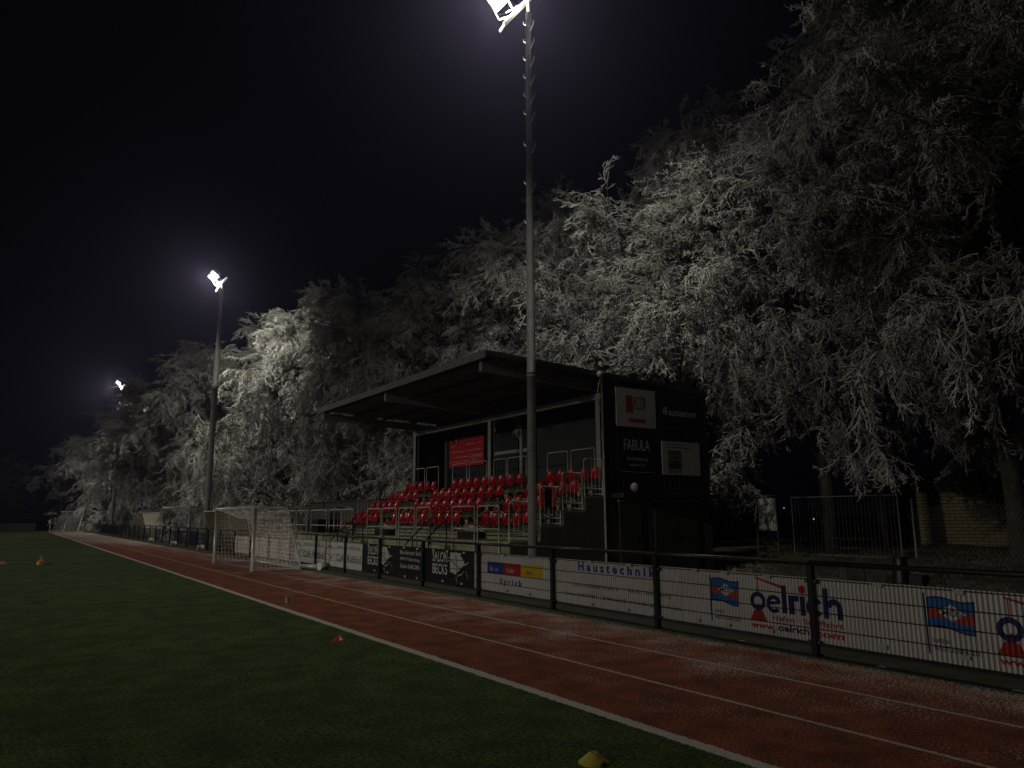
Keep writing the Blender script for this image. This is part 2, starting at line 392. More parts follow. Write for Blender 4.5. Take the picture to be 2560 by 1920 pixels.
# near end wall: ribbed cladding above, plaster below
def ribbed(mb, x0, x1, y, z0, z1, pitch=.2, dep=.03, sgn=-1):
    x = x0
    while x < x1-1e-3:
        e = min(x+pitch, x1)
        mb.box((x,min(y,y+sgn*.01),z0),(e-pitch*.45,max(y,y+sgn*.01)+.001,z1)); x += pitch
def prism_ribs_y(mb, a, c, x, z0, z1, pitch=.1):
    y = a
    while y < c: mb.box((x-.025,y,z0),(x,min(y+pitch*.5,c),z1)); y += pitch
mb = MB(); mb.box((13.3,Y0,2.3),(17.4,Y0+.12,5.28)); ribbed(mb,13.3,17.4,Y0-.001,2.3,5.27); mb.build('end_wall', m_dark, gs)
mb = MB(); mb.box((13.3,Y0-.002,0),(17.4,Y0+.15,2.297)); mb.build('base_wall', m_cgrey, gs)
mb = MB(); mb.box((10.23,Y0-.006,0),(13.297,Y0-.001,.99))
mb.prism([(10.23,.0),(13.297,.0),(13.297,ZF[3]-.05),(12.6,ZF[3]-.05),(12.58,ZF[2]-.05),(11.87,ZF[2]-.05),(11.85,ZF[1]-.05),(11.14,ZF[1]-.05),(11.12,ZF[0]-.05),(10.23,ZF[0]-.05)], 'y', Y0-.012, Y0-.007)
mb.build('terrace_side', m_cgrey, gs)
mb = MB(); mb.tube([(13.22,Y0-.05,.1),(13.22,Y0-.05,5.45)], .028, 8); mb.build('downpipe', m_steel, gs)
m_door = mat('door_paint', (.10,.10,.085), .5, col2=(.08,.08,.068), scale=3)
for x0, x1 in [(13.74,14.54),(15.05,15.90),(15.92,16.76)]:
    mb = MB(); mb.box((x0,Y0-.04,.02),(x1,Y0-.008,2.02)); d = mb.build('door', m_door, gs)
    hx = x1-.12 if x0 < 15.9 else x0+.1
    mb = MB(); mb.bar((hx,Y0-.045,1.05),(hx,Y0-.1,1.05),.02,.02); mb.bar((hx,Y0-.1,1.05),(hx-.1 if x0 < 15.9 else hx+.1,Y0-.1,1.05),.02,.02); mb.box((hx-.025,Y0-.047,.92),(hx+.025,Y0-.0405,1.12)); mb.build('handle', m_black, d)
mb = MB()
for x0, x1 in [(13.70,14.58),(15.01,16.80)]: mb.box((x0,Y0-.07,2.03),(x1,Y0-.004,2.07))
mb.build('door_lintel', m_galv, gs)
mb = MB(); mb.box((13.5,Y0-.5,2.12),(17.2,Y0-.014,2.24)); mb.build('door_canopy', m_dark, gs)
# far end wall, rear walls
mb = MB(); mb.box((13.6,Y1-.12,2.55),(17.4,Y1,5.24)); mb.build('end_wall', m_dark, gs)
mb = MB(); mb.box((17.28,Y0+.13,0),(17.4,Y1-.13,5.2)); mb.build('rear_wall', m_dark, gs)
mb = MB(); mb.box((14.86,Y1-.12,0),(17.27,Y1-.002,2.545)); mb.build('base_wall', m_cgrey, gs)
m_clad = mat('ribbed_panel', (.045,.055,.055), .5, .2)
XB = 14.85
MB().box((XB+.001,Y0+.13,2.5),(XB+.06,Y1-.13,5.2)).build('back_wall', m_dark, gs)
mb = MB()
prism_ribs_y(mb, 20.7, 27.0, XB, 2.6, 4.9, .11); mb.build('back_panel', m_clad, gs)
for y in (26.95,21.5,18.6,24.35,15.9):
    if y in (18.6,24.35): continue
    mb = MB(); mb.box((XB-.13,y-.07,2.55),(XB-.03,y+.07,4.8)); mb.build('wall_post', m_steel, gs)
mb = MB(); mb.box((XB-.08,20.75,3.86),(XB-.026,23.5,3.98)); mb.build('wall_rail', m_steel, gs)
mb = MB(); mb.box((XB-.08,15.6,3.5),(XB-.026,17.3,3.6)); mb.build('wall_rail', m_steel, gs)
# small cable and lamps
mb = MB(); mb.tube([(13.16,Y0-.06,5.36),(13.06,Y0-.10,5.2),(13.0,Y0-.12,4.9),(13.05,Y0-.1,4.6),(13.22,Y0-.06,4.45)], .009, 6); mb.tube([(13.2,Y0-.06,3.95),(13.14,Y0-.1,3.8),(13.2,Y0-.08,3.3),(13.24,Y0-.06,2.95)], .008, 6); mb.build('cable', m_galv, gs)
m_white = mat('white_plastic', (.62,.60,.52), .4)
t = thing('globe_lamp', 'round white unlit lamp at the top front corner of the dark end wall', 'wall lamp', (13.12,Y0-.1,5.36))
MB().sphere((13.09,Y0-.12,5.46),.085,16,10).build('globe', m_white, t); MB().tube([(13.2,Y0-.03,5.40),(13.12,Y0-.12,5.38)],.02,8).build('arm', m_steel, t)
t = thing('bulkhead_lamp', 'oval caged bulkhead lamp above the doors in the end wall, not lit', 'wall lamp', (14.3,Y0-.02,2.40))
m_glassw = mat('frosted_glass', (.42,.42,.36), .3)
mb = MB(); vs = []
mb.lathe([(max(.001,.115*math.sin(PI*i/8)), -.12*math.cos(PI*i/8)) for i in range(9)], (14.3,Y0-.05,2.42), 16); mb.build('glass', m_glassw, t)
mb = MB()
for z in (-.05,0,.05):
    rr = .122*math.sqrt(1-(z/.13)**2)
    mb.tube([(14.3+rr*math.cos(a),Y0-.05-abs(rr*math.sin(a)),2.42+z) for a in np.linspace(0,PI,9)], .006, 5)
mb.tube([(14.3,Y0-.05-.126*math.cos(a),2.42+.126*math.sin(a)) for a in np.linspace(-PI/2,PI/2,9)], .006, 5); mb.build('cage', m_galv, t)
# signs on the end wall
m_sign = mat('white_sign_board', (.48,.48,.42), .5, col2=(.42,.42,.36), scale=3)
m_sred = mat('sign_red', (.42,.02,.02), .5); m_ink = mat('sign_ink', (.02,.02,.02), .6); m_swh = mat('sign_white_letter', (.55,.55,.52), .6)
m_spur = mat('sign_violet', (.10,.05,.09), .6); m_sblk = mat('black_sign_board', (.010,.010,.011), .6)
def wall_text(txt, x, z, w, h, m, par, y=None, bold=0, name='lettering', shear=0):
    vs, fs = text_mesh(txt, 1, bold, shear, .001/h if h else .001); a = np.array(vs); lo, hi = a.min(0), a.max(0)
    sx_, sz = w/(hi[0]-lo[0]), h/(hi[1]-lo[1]); y = Y0-.045 if y is None else y
    MB().add([(x+(v[0]-lo[0])*sx_, y-(v[2]-lo[2])*.5*h, z+(v[1]-lo[1])*sz) for v in vs], fs).build(name, m, par)
YS = Y0-.014
t = thing('sign_board', 'white square sign reading KTB with a red block, upper left on the dark end wall', 'sign', (14.48,YS,4.09), group='signs on the end wall')
MB().box((13.73,YS-.022,4.09),(15.23,YS,5.18)).build('board', m_sign, t)
MB().box((14.08,YS-.026,4.50),(14.34,YS-.0225,4.98)).box((14.18,YS-.026,4.24),(14.82,YS-.0225,4.33)).build('red_block', m_sred, t)
MB().box((14.08,YS-.028,4.665),(14.82,YS-.0265,4.675)).build('rule', m_ink, t)
wall_text('KTB',14.40,4.69,.46,.27,m_ink,t,YS-.0225)
wall_text('STEUERBERATUNG',14.40,4.60,.46,.035,m_ink,t,YS-.0225)
t = thing('sign_board', 'black sign with pale autosecure lettering, upper right on the dark end wall', 'sign', (16.2,YS,4.2), group='signs on the end wall')
MB().box((15.43,YS-.022,4.09),(16.98,YS,5.18)).build('board', m_sblk, t)
wall_text('autosecure',15.76,4.52,1.12,.17,m_swh,t,YS-.0225)
mb = MB(); mb.box((15.53,YS-.024,4.56),(15.56,YS-.0225,4.70)); mb.box((15.59,YS-.024,4.54),(15.62,YS-.0225,4.76)); mb.box((15.59,YS-.024,4.73),(15.69,YS-.0225,4.76)); mb.box((15.62,YS-.024,4.63),(15.69,YS-.0225,4.66)); mb.box((15.62,YS-.024,4.54),(15.69,YS-.0225,4.57)); mb.box((15.66,YS-.024,4.57),(15.69,YS-.0225,4.73)); mb.build('emblem', m_swh, t)
t = thing('sign_board', 'black sign with tall pale FABULA lettering, lower left on the dark end wall', 'sign', (14.48,YS,2.80), group='signs on the end wall')
MB().box((13.73,YS-.022,2.80),(15.23,YS,3.90)).build('board', m_sblk, t)
wall_text('FABULA',13.97,3.44,.98,.30,m_swh,t,YS-.0225)
wall_text('Die Verlängerung',14.08,3.14,.78,.11,m_swh,t,YS-.0225,shear=.2); wall_text('steigt bei uns!',14.16,2.98,.60,.10,m_swh,t,YS-.0225,shear=.2)
MB().box((13.85,YS-.024,2.835),(15.1,YS-.0225,2.845)).build('rule', m_swh, t)
t = thing('sign_board', 'white sign with a dark arched bridge emblem, lower right on the dark end wall', 'sign', (16.2,YS,2.80), group='signs on the end wall')
MB().box((15.43,YS-.022,2.80),(16.98,YS,3.76)).build('board', m_sign, t)
MB().box((15.66,YS-.026,2.97),(16.18,YS-.0225,3.50)).build('dark_panel', m_spur, t)
mb = MB()
for r0, r1 in ((.25,.235),(.32,.31)):
    pts = [(15.95+r0*math.cos(a)*1.1, 3.12+r0*math.sin(a)) for a in np.linspace(.15,PI-.1,14)]+[(15.95+r1*math.cos(a)*1.1, 3.12+r1*math.sin(a)) for a in np.linspace(PI-.1,.15,14)]
    mb.prism(pts, 'y', YS-.029, YS-.0265)
mb.box((15.68,YS-.029,3.22),(16.17,YS-.0265,3.235)); mb.build('arch', m_sign, t)
wall_text('Ingenieurgesellschaft für das',15.62,3.66,.95,.05,m_ink,t,YS-.0225); wall_text('Planen, Beraten und Bauleiten',15.62,3.57,.95,.05,m_ink,t,YS-.0225)
wall_text('gib-ing.de',15.68,2.85,.50,.08,m_ink,t,YS-.0225,.01)
# red banner in the stand
m_bred = mat('red_banner_cloth', (.46,.006,.010), .6, col2=(.38,.005,.008), scale=3)
m_bwh = mat('banner_print', (.55,.42,.40), .7)
XN = XB-.14
t = thing('wall_banner', 'bright red banner with rows of small pale writing on the rear wall of the stand', 'banner', (XN,25.3,3.55))
MB().box((XN,23.95,3.58),(XN+.02,26.62,4.72)).build('cloth', m_bred, t)
mb = MB()
for r, z in enumerate((4.42,4.18,3.96,3.78)):
    y = 26.5
    while y > 24.1:
        w = random.uniform(.03,.13)
        if random.random() < .75: mb.box((XN-.004,y-w,z-.012),(XN-.001,y,z+.014))
        y -= w+random.uniform(.03,.10)
for k in range(6):
    y = 24.95-k*.155
    mb.box((XN-.004,y-.06,3.93),(XN-.001,y,3.945)); mb.box((XN-.004,y-.06,3.995),(XN-.001,y,4.01)); mb.box((XN-.004,y-.06,3.86),(XN-.001,y,3.875)); mb.box((XN-.004,y-.06,3.945),(XN-.001,y-.045,3.995)); mb.box((XN-.004,y-.06,3.875),(XN-.001,y-.045,3.93))
mb.build('print', m_bwh, t)
mb = MB(); mb.add([(XN-.003,26.05+.11*a,4.70+.16*c-.1) for a,c in [(-1,.6),(-.5,1),(0,.8),(.5,1),(1,.6),(.8,0),(0,-.8),(-.8,0)]], [tuple(range(8))]); mb.build('crest', m_bwh, t)
t = MB().box((17.0-.0,0,0),(17.0,0,0)) if False else None

# ------------------------------------------------------------ seats
m_seat = mat('glossy_red_plastic', (.40,.005,.008), .22, col2=(.32,.004,.006), scale=6, spec=.6)
m_brk = mat('seat_bracket_steel', (.30,.30,.26), .3, .7)
m_badge = mat('worn_badge_print', (.50,.14,.13), .6)
def seat_shell():
    # profile: (x forward = -x, z), and half width along it
    prof = [(-.40,-.035,.19),(-.405,.005,.195),(-.36,.022,.20),(-.26,.008,.205),(-.14,-.004,.205),(-.05,.005,.20),(-.01,.045,.20),(.015,.11,.20),(.035,.19,.195),(.055,.27,.175),(.068,.325,.145),(.075,.352,.10),(.078,.36,.05)]
    nu = 9; top = []
    for (x, z, w) in prof:
        for k in range(nu):
            u = -1+2*k/(nu-1); e = abs(u)**3
            seatpart = z < .03 and x < -.03
            top.append((x-(0 if seatpart else .045*e), u*w, z+(.028*e if seatpart else 0)))
    vs = top+[(x+.012 if z > .03 else x, y, z-(.012 if z <= .03 else 0)) for x,y,z in top]; n = len(top); fs = []; R = len(prof)
    for i in range(R-1):
        for k in range(nu-1):
            a = i*nu+k; fs.append((a,a+1,a+nu+1,a+nu)); fs.append((n+a,n+a+nu,n+a+nu+1,n+a+1))
    for i in range(R-1):
        for k in (0,nu-1):
            a = i*nu+k; fs.append((a,a+nu,n+a+nu,n+a) if k == 0 else (a,n+a,n+a+nu,a+nu))
    for k in range(nu-1):
        fs.append((k,n+k,n+k+1,k+1)); a = (R-1)*nu+k; fs.append((a,a+1,n+a+1,n+a))
    return MB().add(vs, fs, True)
ROWS = ['front row','second row','third row','back row']; ORD = ['first','second','third','fourth','fifth','sixth','seventh','eighth','ninth']
def make_seat():
    t = thing('stadium_seat', 'x', 'seat', (0,0,0), 0, 'red seats in the grandstand')
    seat_shell().build('shell', m_seat, t, local=True)
    mb = MB()
    for y in (-.13,.13):
        mb.bar((-.30,y,-.03),(.16,y,-.24),.012,.035); mb.bar((-.32,y,-.022),(.0,y,-.022),.012,.02)
    mb.bar((.155,-.16,-.24),(.155,.16,-.24),.03,.05); mb.build('bracket', m_brk, t, local=True)
    mb = MB(); mb.tube([(-.02,.13,-.12),(-.02,.13,-.055)], .014, 8); mb.build('bolt', m_galv, t, local=True)
    mb = MB(); mb.box((.018,-.09,.268),(.0195,.09,.275)); mb.box((.016,-.05,.25),(.0175,.05,.254))
    mb.build('number_label', m_bwh, t, local=True)
    return t
seat0 = make_seat(); first = True
BL = {'left block': [[27.2,26.7,26.16,25.65,25.17],[27.2,26.7,26.15,25.62,25.07],[27.15,26.6,26.1,25.55,25.02],[27.1,26.6,26.08,25.5,25.0]],
      'middle block': [[23.6,23.03,22.49,22.03,21.47,20.92,20.37,19.85,19.33],[23.5,22.97,22.45,21.95,21.42,20.9,20.37,19.84,19.3],[23.46,22.96,22.44,21.92,21.41,20.9,20.36,19.83,19.31],[23.41,22.9,22.4,21.9,21.38,20.85,20.35,19.8,19.26]],
      'right block': [[17.72,17.2,16.68,16.15,15.68],[17.72,17.2,16.7,16.2,15.68],[17.72,17.2,16.68,16.15,15.66],[17.7,17.2,16.68,16.13,15.66]]}
for bn, rows in BL.items():
    for r, ys in enumerate(rows):
        for k, y in enumerate(ys):
            x = [11.12,11.85,12.58,13.31][r]-.165; z = ZF[r]+.43
            lab = 'glossy red seat, %s from the left in the %s of the %s' % (ORD[k], ROWS[r], bn)
            rz = random.uniform(-.05,.05)
            if first: s = seat0; s.location = (x,y,z); s.rotation_euler = (0,0,rz); s['label'] = lab; first = False
            else: dup(seat0, (x,y,z), rz, lab)
            if r == 0 and ((bn == 'middle block' and k in (7,8)) or (bn == 'right block' and k in (0,1,3,4))):
                so = [o for o in COL.objects if o.get('label') == lab][-1]; so['label'] = lab.replace('glossy','badge-printed')
                mb = MB()
                for i in range(12):
                    a, c = i*PI/6, (i+1)*PI/6
                    mb.add([(.028+.09*(math.sin(q)*w_), math.cos(q)*w_, .225+math.sin(q)*w_) for q, w_ in ((a,.062),(c,.062),(c,.054),(a,.054))], [(0,1,2,3)])
                for zz in (.215,.235): mb.box((.0262,-.04,zz),(.0266,.04,zz+.006))
                mb.build('printed_badge', m_badge, so, local=True)
o = MB().box((11.27,Y0-.022,1.86),(11.48,Y0+.0,2.34)).build('hanging_cover', m_black); tag(o, 'black cover hanging on the side railing beside the near mast', 'cover')
# ------------------------------------------------------------ perimeter fence with boards
m_fen = mat('dark_green_powdercoat', (.008,.010,.009), .4, col2=(.014,.016,.014), scale=12)
pf = thing('perimeter_fence', 'low black fence of double-rod mesh panels and tubular top rail along the running track', 'fence', (FX(20),20,0))
PY = [5.69+2.69*k for k in range(-2,36)]
PY = [y for y in PY if y < 99]
for y in PY:
    x = FX(y); mb = MB(); mb.box((x-.035,y-.035,0),(x+.035,y+.035,1.05)); mb.box((x-.06,y-.06,.0061),(x+.06,y+.06,.018))
    for z in (.16,.86):
        mb.box((x-.02,y-.085,z-.02),(x+.0,y-.036,z+.02)); mb.box((x-.02,y+.036,z-.02),(x+.0,y+.085,z+.02))
    p = mb.build('post', m_fen, pf)
    if y < 30:
        mb = MB()
        for z in (.16,.86):
            for s in (-1,1): mb.sphere((x-.025,y+s*.062,z),.008,6,4)
        mb.build('bolt', m_galv, p)
mb = MB()
ys = [-2.4]+[y for y in PY if 5 < y]
for a, c in zip(ys, ys[1:]): mb.tube([(FX(a),a,1.075),(FX(c),c,1.075)], .030, 12)
mb.build('top_rail', m_fen, pf)
P0 = []; P1 = []; rr = []
def addseg(a, b, r): P0.append(a); P1.append(b); rr.append(r)
for a, c in zip(PY, PY[1:]):
    P0 = []; P1 = []; rr = []
    ya, yc = a+.06, c-.06
    n = int(round((yc-ya)/.05)) if a < 34 else int(round((yc-ya)/.05))
    for k in range(n+1):
        y = ya+(yc-ya)*k/n; x = FX(y)+.022; addseg((x+(.016 if y > 20.2 else 0),y,.115),(x+(.016 if y > 20.2 else 0),y,.905),.0040 if y < 10 else (.0034 if y < 14.2 else .0026))
    for z in (.13,.31,.50,.69,.88):
        for dx in (.014,.030):
            addseg((FX(ya)+dx*(.5 if ya > 20.2 else 1),ya,z),(FX(yc)+dx*(.5 if ya > 20.2 else 1),yc,z),.0042)
    segs_mesh('mesh_panel', P0, P1, rr, rr, m_fen, pf, 4)
# ------------------------------------------------------------ advertising boards (hung on the inside of the mesh)
m_bw = mat('white_board', (.66,.62,.58), .45, col2=(.58,.54,.49), scale=2.5, detail=8)
m_bgrey = mat('aged_white_board', (.50,.48,.46), .5, col2=(.42,.40,.37), scale=2, detail=8)
m_bk = mat('black_board', (.006,.006,.007), .45); m_navy = mat('print_navy', (.006,.010,.085), .5); m_red = mat('print_red', (.42,.012,.014), .5)
m_blue = mat('print_blue', (.01,.035,.28), .5); m_lb = mat('print_light_blue', (.015,.13,.40), .5); m_yel = mat('print_yellow', (.72,.46,.015), .5)
m_flag = mat('print_orange_red', (.46,.05,.025), .5); m_prt = mat('print_black', (.012,.012,.014), .5); m_gold = mat('print_umber', (.085,.055,.02), .5)
m_clip = mat('perforated_clip', (.42,.40,.33), .5, .0); m_pw = mat('print_white', (.60,.57,.52), .5); m_or = mat('orange_frame', (.36,.07,.01), .6)
BXO = .048
def bx(y): return FX(y)+(.025 if y > 20.49 else BXO)
def bprint(par, name, m, poly, lift=1):
    """flat printed shape given as (y, z) outline on the board face"""
    mb = MB(); n = len(poly); d = .0012*lift
    vs = [(bx(y)-d,y,z) for y,z in poly]+[(bx(y)-.0002,y,z) for y,z in poly]
    mb.add(vs, [tuple(range(n)), tuple(reversed(range(n,2*n)))]+[(i,(i+1)%n,n+(i+1)%n,n+i) for i in range(n)]); return mb.build(name, m, par)
def btext(par, txt, yl, yr, zb, h, m, bold=0, lift=1, shear=0, zr_=None):
    vs, fs = text_mesh(txt, 1, bold, shear, .001); a = np.array(vs); lo, hi = a.min(0), a.max(0)
    w = hi[0]-lo[0]; sz = h/(hi[1]-lo[1]); out = []
    for v in vs:
        t = (v[0]-lo[0])/w; y = yl+(yr-yl)*t; out.append((bx(y)-.0002-(v[2]-lo[2])*.5*lift, y, zb+(v[1]-lo[1])*sz))
    return MB().add(out, fs).build('lettering', m, par)
def board(y1, y0, label, m, z0=.15, z1=.895, clips=(), th=.004, name='advertising_board', group='advertising boards on the perimeter fence'):
    t = thing(name, label, 'advertising board', (bx((y0+y1)/2),(y0+y1)/2,z0), group=group)
    mb = MB(); vs = []; ys = np.linspace(y0,y1,7)
    for y in ys: vs += [(bx(y),y,z0),(bx(y),y,z1),(bx(y)+th,y,z0),(bx(y)+th,y,z1)]
    fs = []
    for i in range(6):
        a = 4*i; b_ = a+4; fs += [(a,b_,b_+1,a+1),(a+2,a+3,b_+3,b_+2),(a+1,b_+1,b_+3,a+3),(a,a+2,b_+2,b_)]
    fs += [(0,1,3,2),(24,26,27,25)]
    mb.add(vs, fs); mb.build('panel', m, t)
    for (y, z) in clips:
        mb = MB(); mb.box((FX(y)+.0075,y-.05,z-.020),(FX(y)+.0095,y+.05,z+.020)); c = mb.build('clip', m_clip, t)
        mb = MB()
        for q in (-.03,-.01,.01,.03):
            for dz in (-.009,.009): mb.add([(FX(y)+.0073,y+q+a,z+dz+b) for a,b in ((-.0025,-.0025),(.0025,-.0025),(.0025,.0025),(-.0025,.0025))],[(0,1,2,3)])
        mb.build('hole', m_prt, c)
    return t
def oelrich(D, label, clips):
    """D: shift along the fence"""
    t = board(7.90+D, 4.905+D, label, m_bw, clips=clips); sh = lambda P: [(y+D,z) for y,z in P]
    # flag on pole
    bprint(t,'printed_pole',m_navy,sh([(7.365,.83),(7.345,.83),(7.335,.22),(7.355,.22)]),1)
    top = [(7.33-.485*i/10, .79+.018*math.sin(i*.62)-.006*i/10) for i in range(11)]; bot = [(7.335-.475*i/10, .49+.02*math.sin(i*.55)-.03*i/10) for i in range(11)]
    P = top+bot[::-1]; bprint(t,'printed_flag_edge',m_navy,sh([(y,z) for y,z in P]),1)
    def band(a, c, m, nm, lift):
        T = [(u[0]*(1-a)+v[0]*a-.0, u[1]*(1-a)+v[1]*a) for u,v in zip(top[0:],bot[0:])]; B = [(u[0]*(1-c)+v[0]*c, u[1]*(1-c)+v[1]*c) for u,v in zip(top,bot)]
        T = [(min(max(y,6.862),7.318),z) for y,z in T]; B = [(min(max(y,6.862),7.318),z) for y,z in B]
        bprint(t,nm,m,sh(T+B[::-1]),lift)
    band(.05,.95,m_lb,'printed_flag',2); band(.36,.70,m_flag,'printed_stripe',3)
    bprint(t,'printed_diamond',m_pw,sh([(7.215,.648),(7.08,.735),(6.935,.643),(7.075,.565)]),4)
    btext(t,'MOS',7.175+D,6.98+D,.615,.062,m_navy,.012,5)
    btext(t,'HAFEN',7.295+D,7.135+D,.335,.045,m_prt,.012); btext(t,'WESTLADBERGEN',7.295+D,6.845+D,.255,.045,m_prt,.012)
    # crane
    bprint(t,'printed_jib',m_red,sh([(6.575,.858),(6.565,.835),(6.15,.728),(6.15,.765)]),1)
    bprint(t,'printed_cable',m_red,sh([(6.545,.838),(6.53,.835),(6.53,.665),(6.545,.665)]),1)
    bprint(t,'printed_base',m_red,sh([(6.605,.435),(6.48,.435),(6.405,.305),(6.68,.305)]),1)
    bprint(t,'printed_base',m_red,sh([(6.56,.50),(6.535,.525),(6.51,.50)]),1)
    def ring(cy, cz, ry, rz_, th_, a0, a1, nm='printed_letter'):
        A = np.linspace(a0,a1,28); out = [(cy-ry*math.cos(a), cz+rz_*math.sin(a)) for a in A]; inn = [(cy-(ry-th_)*math.cos(a), cz+(rz_-th_)*math.sin(a)) for a in A[::-1]]
        bprint(t,nm,m_navy,sh(out+inn),2)
    ring(6.543,.55,.122,.118,.058,.0,2*PI-.001)                   # o
    ring(6.295,.535,.115,.112,.052,.35,2*PI-.75)                   # e
    bprint(t,'printed_letter',m_navy,sh([(6.38,.565),(6.38,.515),(6.19,.545),(6.19,.575)]),2)
    bprint(t,'printed_letter',m_navy,sh([(6.165,.775),(6.095,.775),(6.095,.435),(6.165,.435)]),2)   # l
    bprint(t,'printed_letter',m_navy,sh([(6.065,.66),(5.915,.665),(5.915,.595),(5.985,.595),(5.985,.435),(6.065,.435)]),2)   # r
    bprint(t,'printed_letter',m_navy,sh([(5.90,.665),(5.83,.665),(5.83,.435),(5.90,.435)]),2)    # i
    bprint(t,'printed_dot',m_red,sh([(5.865+.05*math.cos(a),.745+.05*math.sin(a)) for a in np.linspace(0,2*PI,20)[:-1]]),2)
    ring(5.70,.55,.115,.115,.055,.55,2*PI-.55)                     # c
    bprint(t,'printed_letter',m_navy,sh([(5.575,.785),(5.51,.785),(5.51,.435),(5.575,.435)]),2)   # h
    A = np.linspace(0,PI,14); out = [(5.435-.105*math.cos(a)*-1, .565+.105*math.sin(a)) for a in A]; inn = [(5.435+.035*math.cos(a), .565+.035*math.sin(a)) for a in A[::-1]]
    bprint(t,'printed_letter',m_navy,sh([(5.54,.565)]+out+[(5.33,.435),(5.40,.435)]+inn[:]),2)
    btext(t,'Hafen · Schiffahrt',6.33+D,5.33+D,.335,.068,m_red,.02)
    btext(t,'www.',6.67+D,6.28+D,.215,.050,m_red,.03); btext(t,'oelrich',6.25+D,5.80+D,.215,.085,m_prt,.03); btext(t,'.com',5.76+D,5.33+D,.215,.055,m_red,.03)
    return t
oelrich(0,'white board lettered oelrich in navy, first one right of the Haustechnik board',[(7.6,.88),(7.05,.875),(6.35,.87),(7.6,.20),(7.05,.20),(6.35,.20)])
oelrich(-2.995,'white board lettered oelrich in navy, cut by the right edge of the photo',[(4.85,.87),(3.98,.865),(4.85,.22),(3.98,.235)])
t = board(10.94,7.905,'white board with large blue Haustechnik lettering and a street address',m_bw,clips=[(10.0,.88),(9.0,.88),(10.0,.19),(9.1,.19)])
btext(t,'H a u s t e c h n i k',10.37,8.45,.715,.15,m_blue,.035)
btext(t,'Landrat-Schultz-Straße 9   ·   49545 Tecklenburg',10.55,8.13,.43,.075,m_prt,.004)
btext(t,'Telefon: 05482/7433  ·  E-Mail:sprick-tecklenburg@t-online.de',10.82,7.93,.27,.075,m_prt,.004)
t = board(14.01,10.945,'white board with blue, red and yellow blocks above the name Sprick',m_bw,clips=[(12.8,.88),(11.9,.88),(12.7,.2),(11.9,.2)])
for a, c, m in [(13.47,12.84,m_blue),(12.84,12.2,m_red),(12.2,11.45,m_yel)]: bprint(t,'colour_block',m,[(a,.725),(c,.725),(c,.50),(a,.50)],1)
btext(t,'Bei uns',13.36,13.05,.545,.085,m_pw,0,2); btext(t,'fließen',12.72,12.42,.545,.085,m_pw,0,2); btext(t,'Ideen',12.03,11.78,.545,.085,m_prt,0,2)
btext(t,'S p r i c k',12.97,12.15,.27,.15,m_blue,.04)
def salon(y1, y0, label, addr):
    t = board(y1,y0,label,m_bk,z0=.12,z1=.90,clips=[(y0+.4,.865),(y0+1.2,.865),(y0+1.9,.865),(y0+.5,.2),(y0+1.4,.2)])
    s = y0-14.02 if y0 < 15 else 4.11
    btext(t,'SALON',16.02+s,15.27+s,.61,.235,m_pw,.02); btext(t,'BECKS',16.02+s,15.27+s,.335,.235,m_pw,.02)
    # pale bust: a neck and shoulder silhouette beside open scissors
    bprint(t,'printed_figure',m_pw,[(y+s,z) for y,z in [(15.14,.845),(14.62,.845),(14.66,.79),(14.56,.73),(14.47,.66),(14.50,.58),(14.62,.54),(14.68,.47),(14.78,.44),(14.86,.37),(15.0,.40),(15.14,.42)]],1)
    pts = [(14.62,.845),(14.60,.78),(14.50,.72),(14.43,.65),(14.47,.57),(14.60,.52),(14.68,.45)]
    def stroke(P, w, m, lift):
        P = [Vector((a+s,c)) for a,c in P]; Lf = []; Rt = []
        for i, p in enumerate(P):
            d = (P[min(i+1,len(P)-1)]-P[max(i-1,0)]).normalized(); n = Vector((-d.y,d.x))*w/2; Lf.append(tuple(p+n)); Rt.append(tuple(p-n))
        bprint(t,'printed_line',m,Lf+Rt[::-1],lift)
    stroke([(14.30,.66),(14.38,.61),(14.50,.60),(14.56,.55)],.025,m_pw,2)
    stroke([(14.50,.46),(14.58,.39),(14.70,.37),(14.80,.33),(14.86,.27)],.018,m_pw,2)
    stroke([(15.12,.68),(14.90,.60),(14.66,.50),(14.42,.36)],.022,m_prt,3); stroke([(14.86,.80),(14.84,.66),(14.82,.50),(14.80,.28)],.020,m_prt,3)
    stroke([(14.40,.47),(14.34,.38),(14.28,.30)],.010,m_pw,2); stroke([(14.81,.36),(14.80,.25),(14.79,.19)],.012,m_pw,2)
    for cy, cz in ((15.18,.69),(14.87,.83)):
        A = np.linspace(0,2*PI,17)[:-1]
        mb = MB()
        for k in range(16):
            a, c = A[k], A[(k+1)%16]; P = [(cy+.055*math.cos(a)+s,cz+.045*math.sin(a)),(cy+.055*math.cos(c)+s,cz+.045*math.sin(c)),(cy+.04*math.cos(c)+s,cz+.032*math.sin(c)),(cy+.04*math.cos(a)+s,cz+.032*math.sin(a))]
            mb.add([(bx(y)-.0035,y,z) for y,z in P],[(0,1,2,3)])
        mb.build('printed_ring', m_pw, t)
    return t
salon(16.27,14.02,'black SALON BECKS board with scissors emblem, beside the board with coloured blocks',False)
salon(20.48,18.11,'black SALON BECKS board next to the white café boards',False)
t = board(18.10,16.28,'black board with white street address and phone number between two salon boards',m_bk,z0=.12,z1=.90,clips=[(17.6,.865),(16.8,.865),(17.5,.17),(16.8,.17)])
for txt, z, e in (('Ibbenbürener Straße 5',.70,16.45),('49545 Tecklenburg',.53,16.74),('Telefon 05482.7043',.36,16.74)): btext(t,txt,17.90,e,z,.105,m_pw,.008)
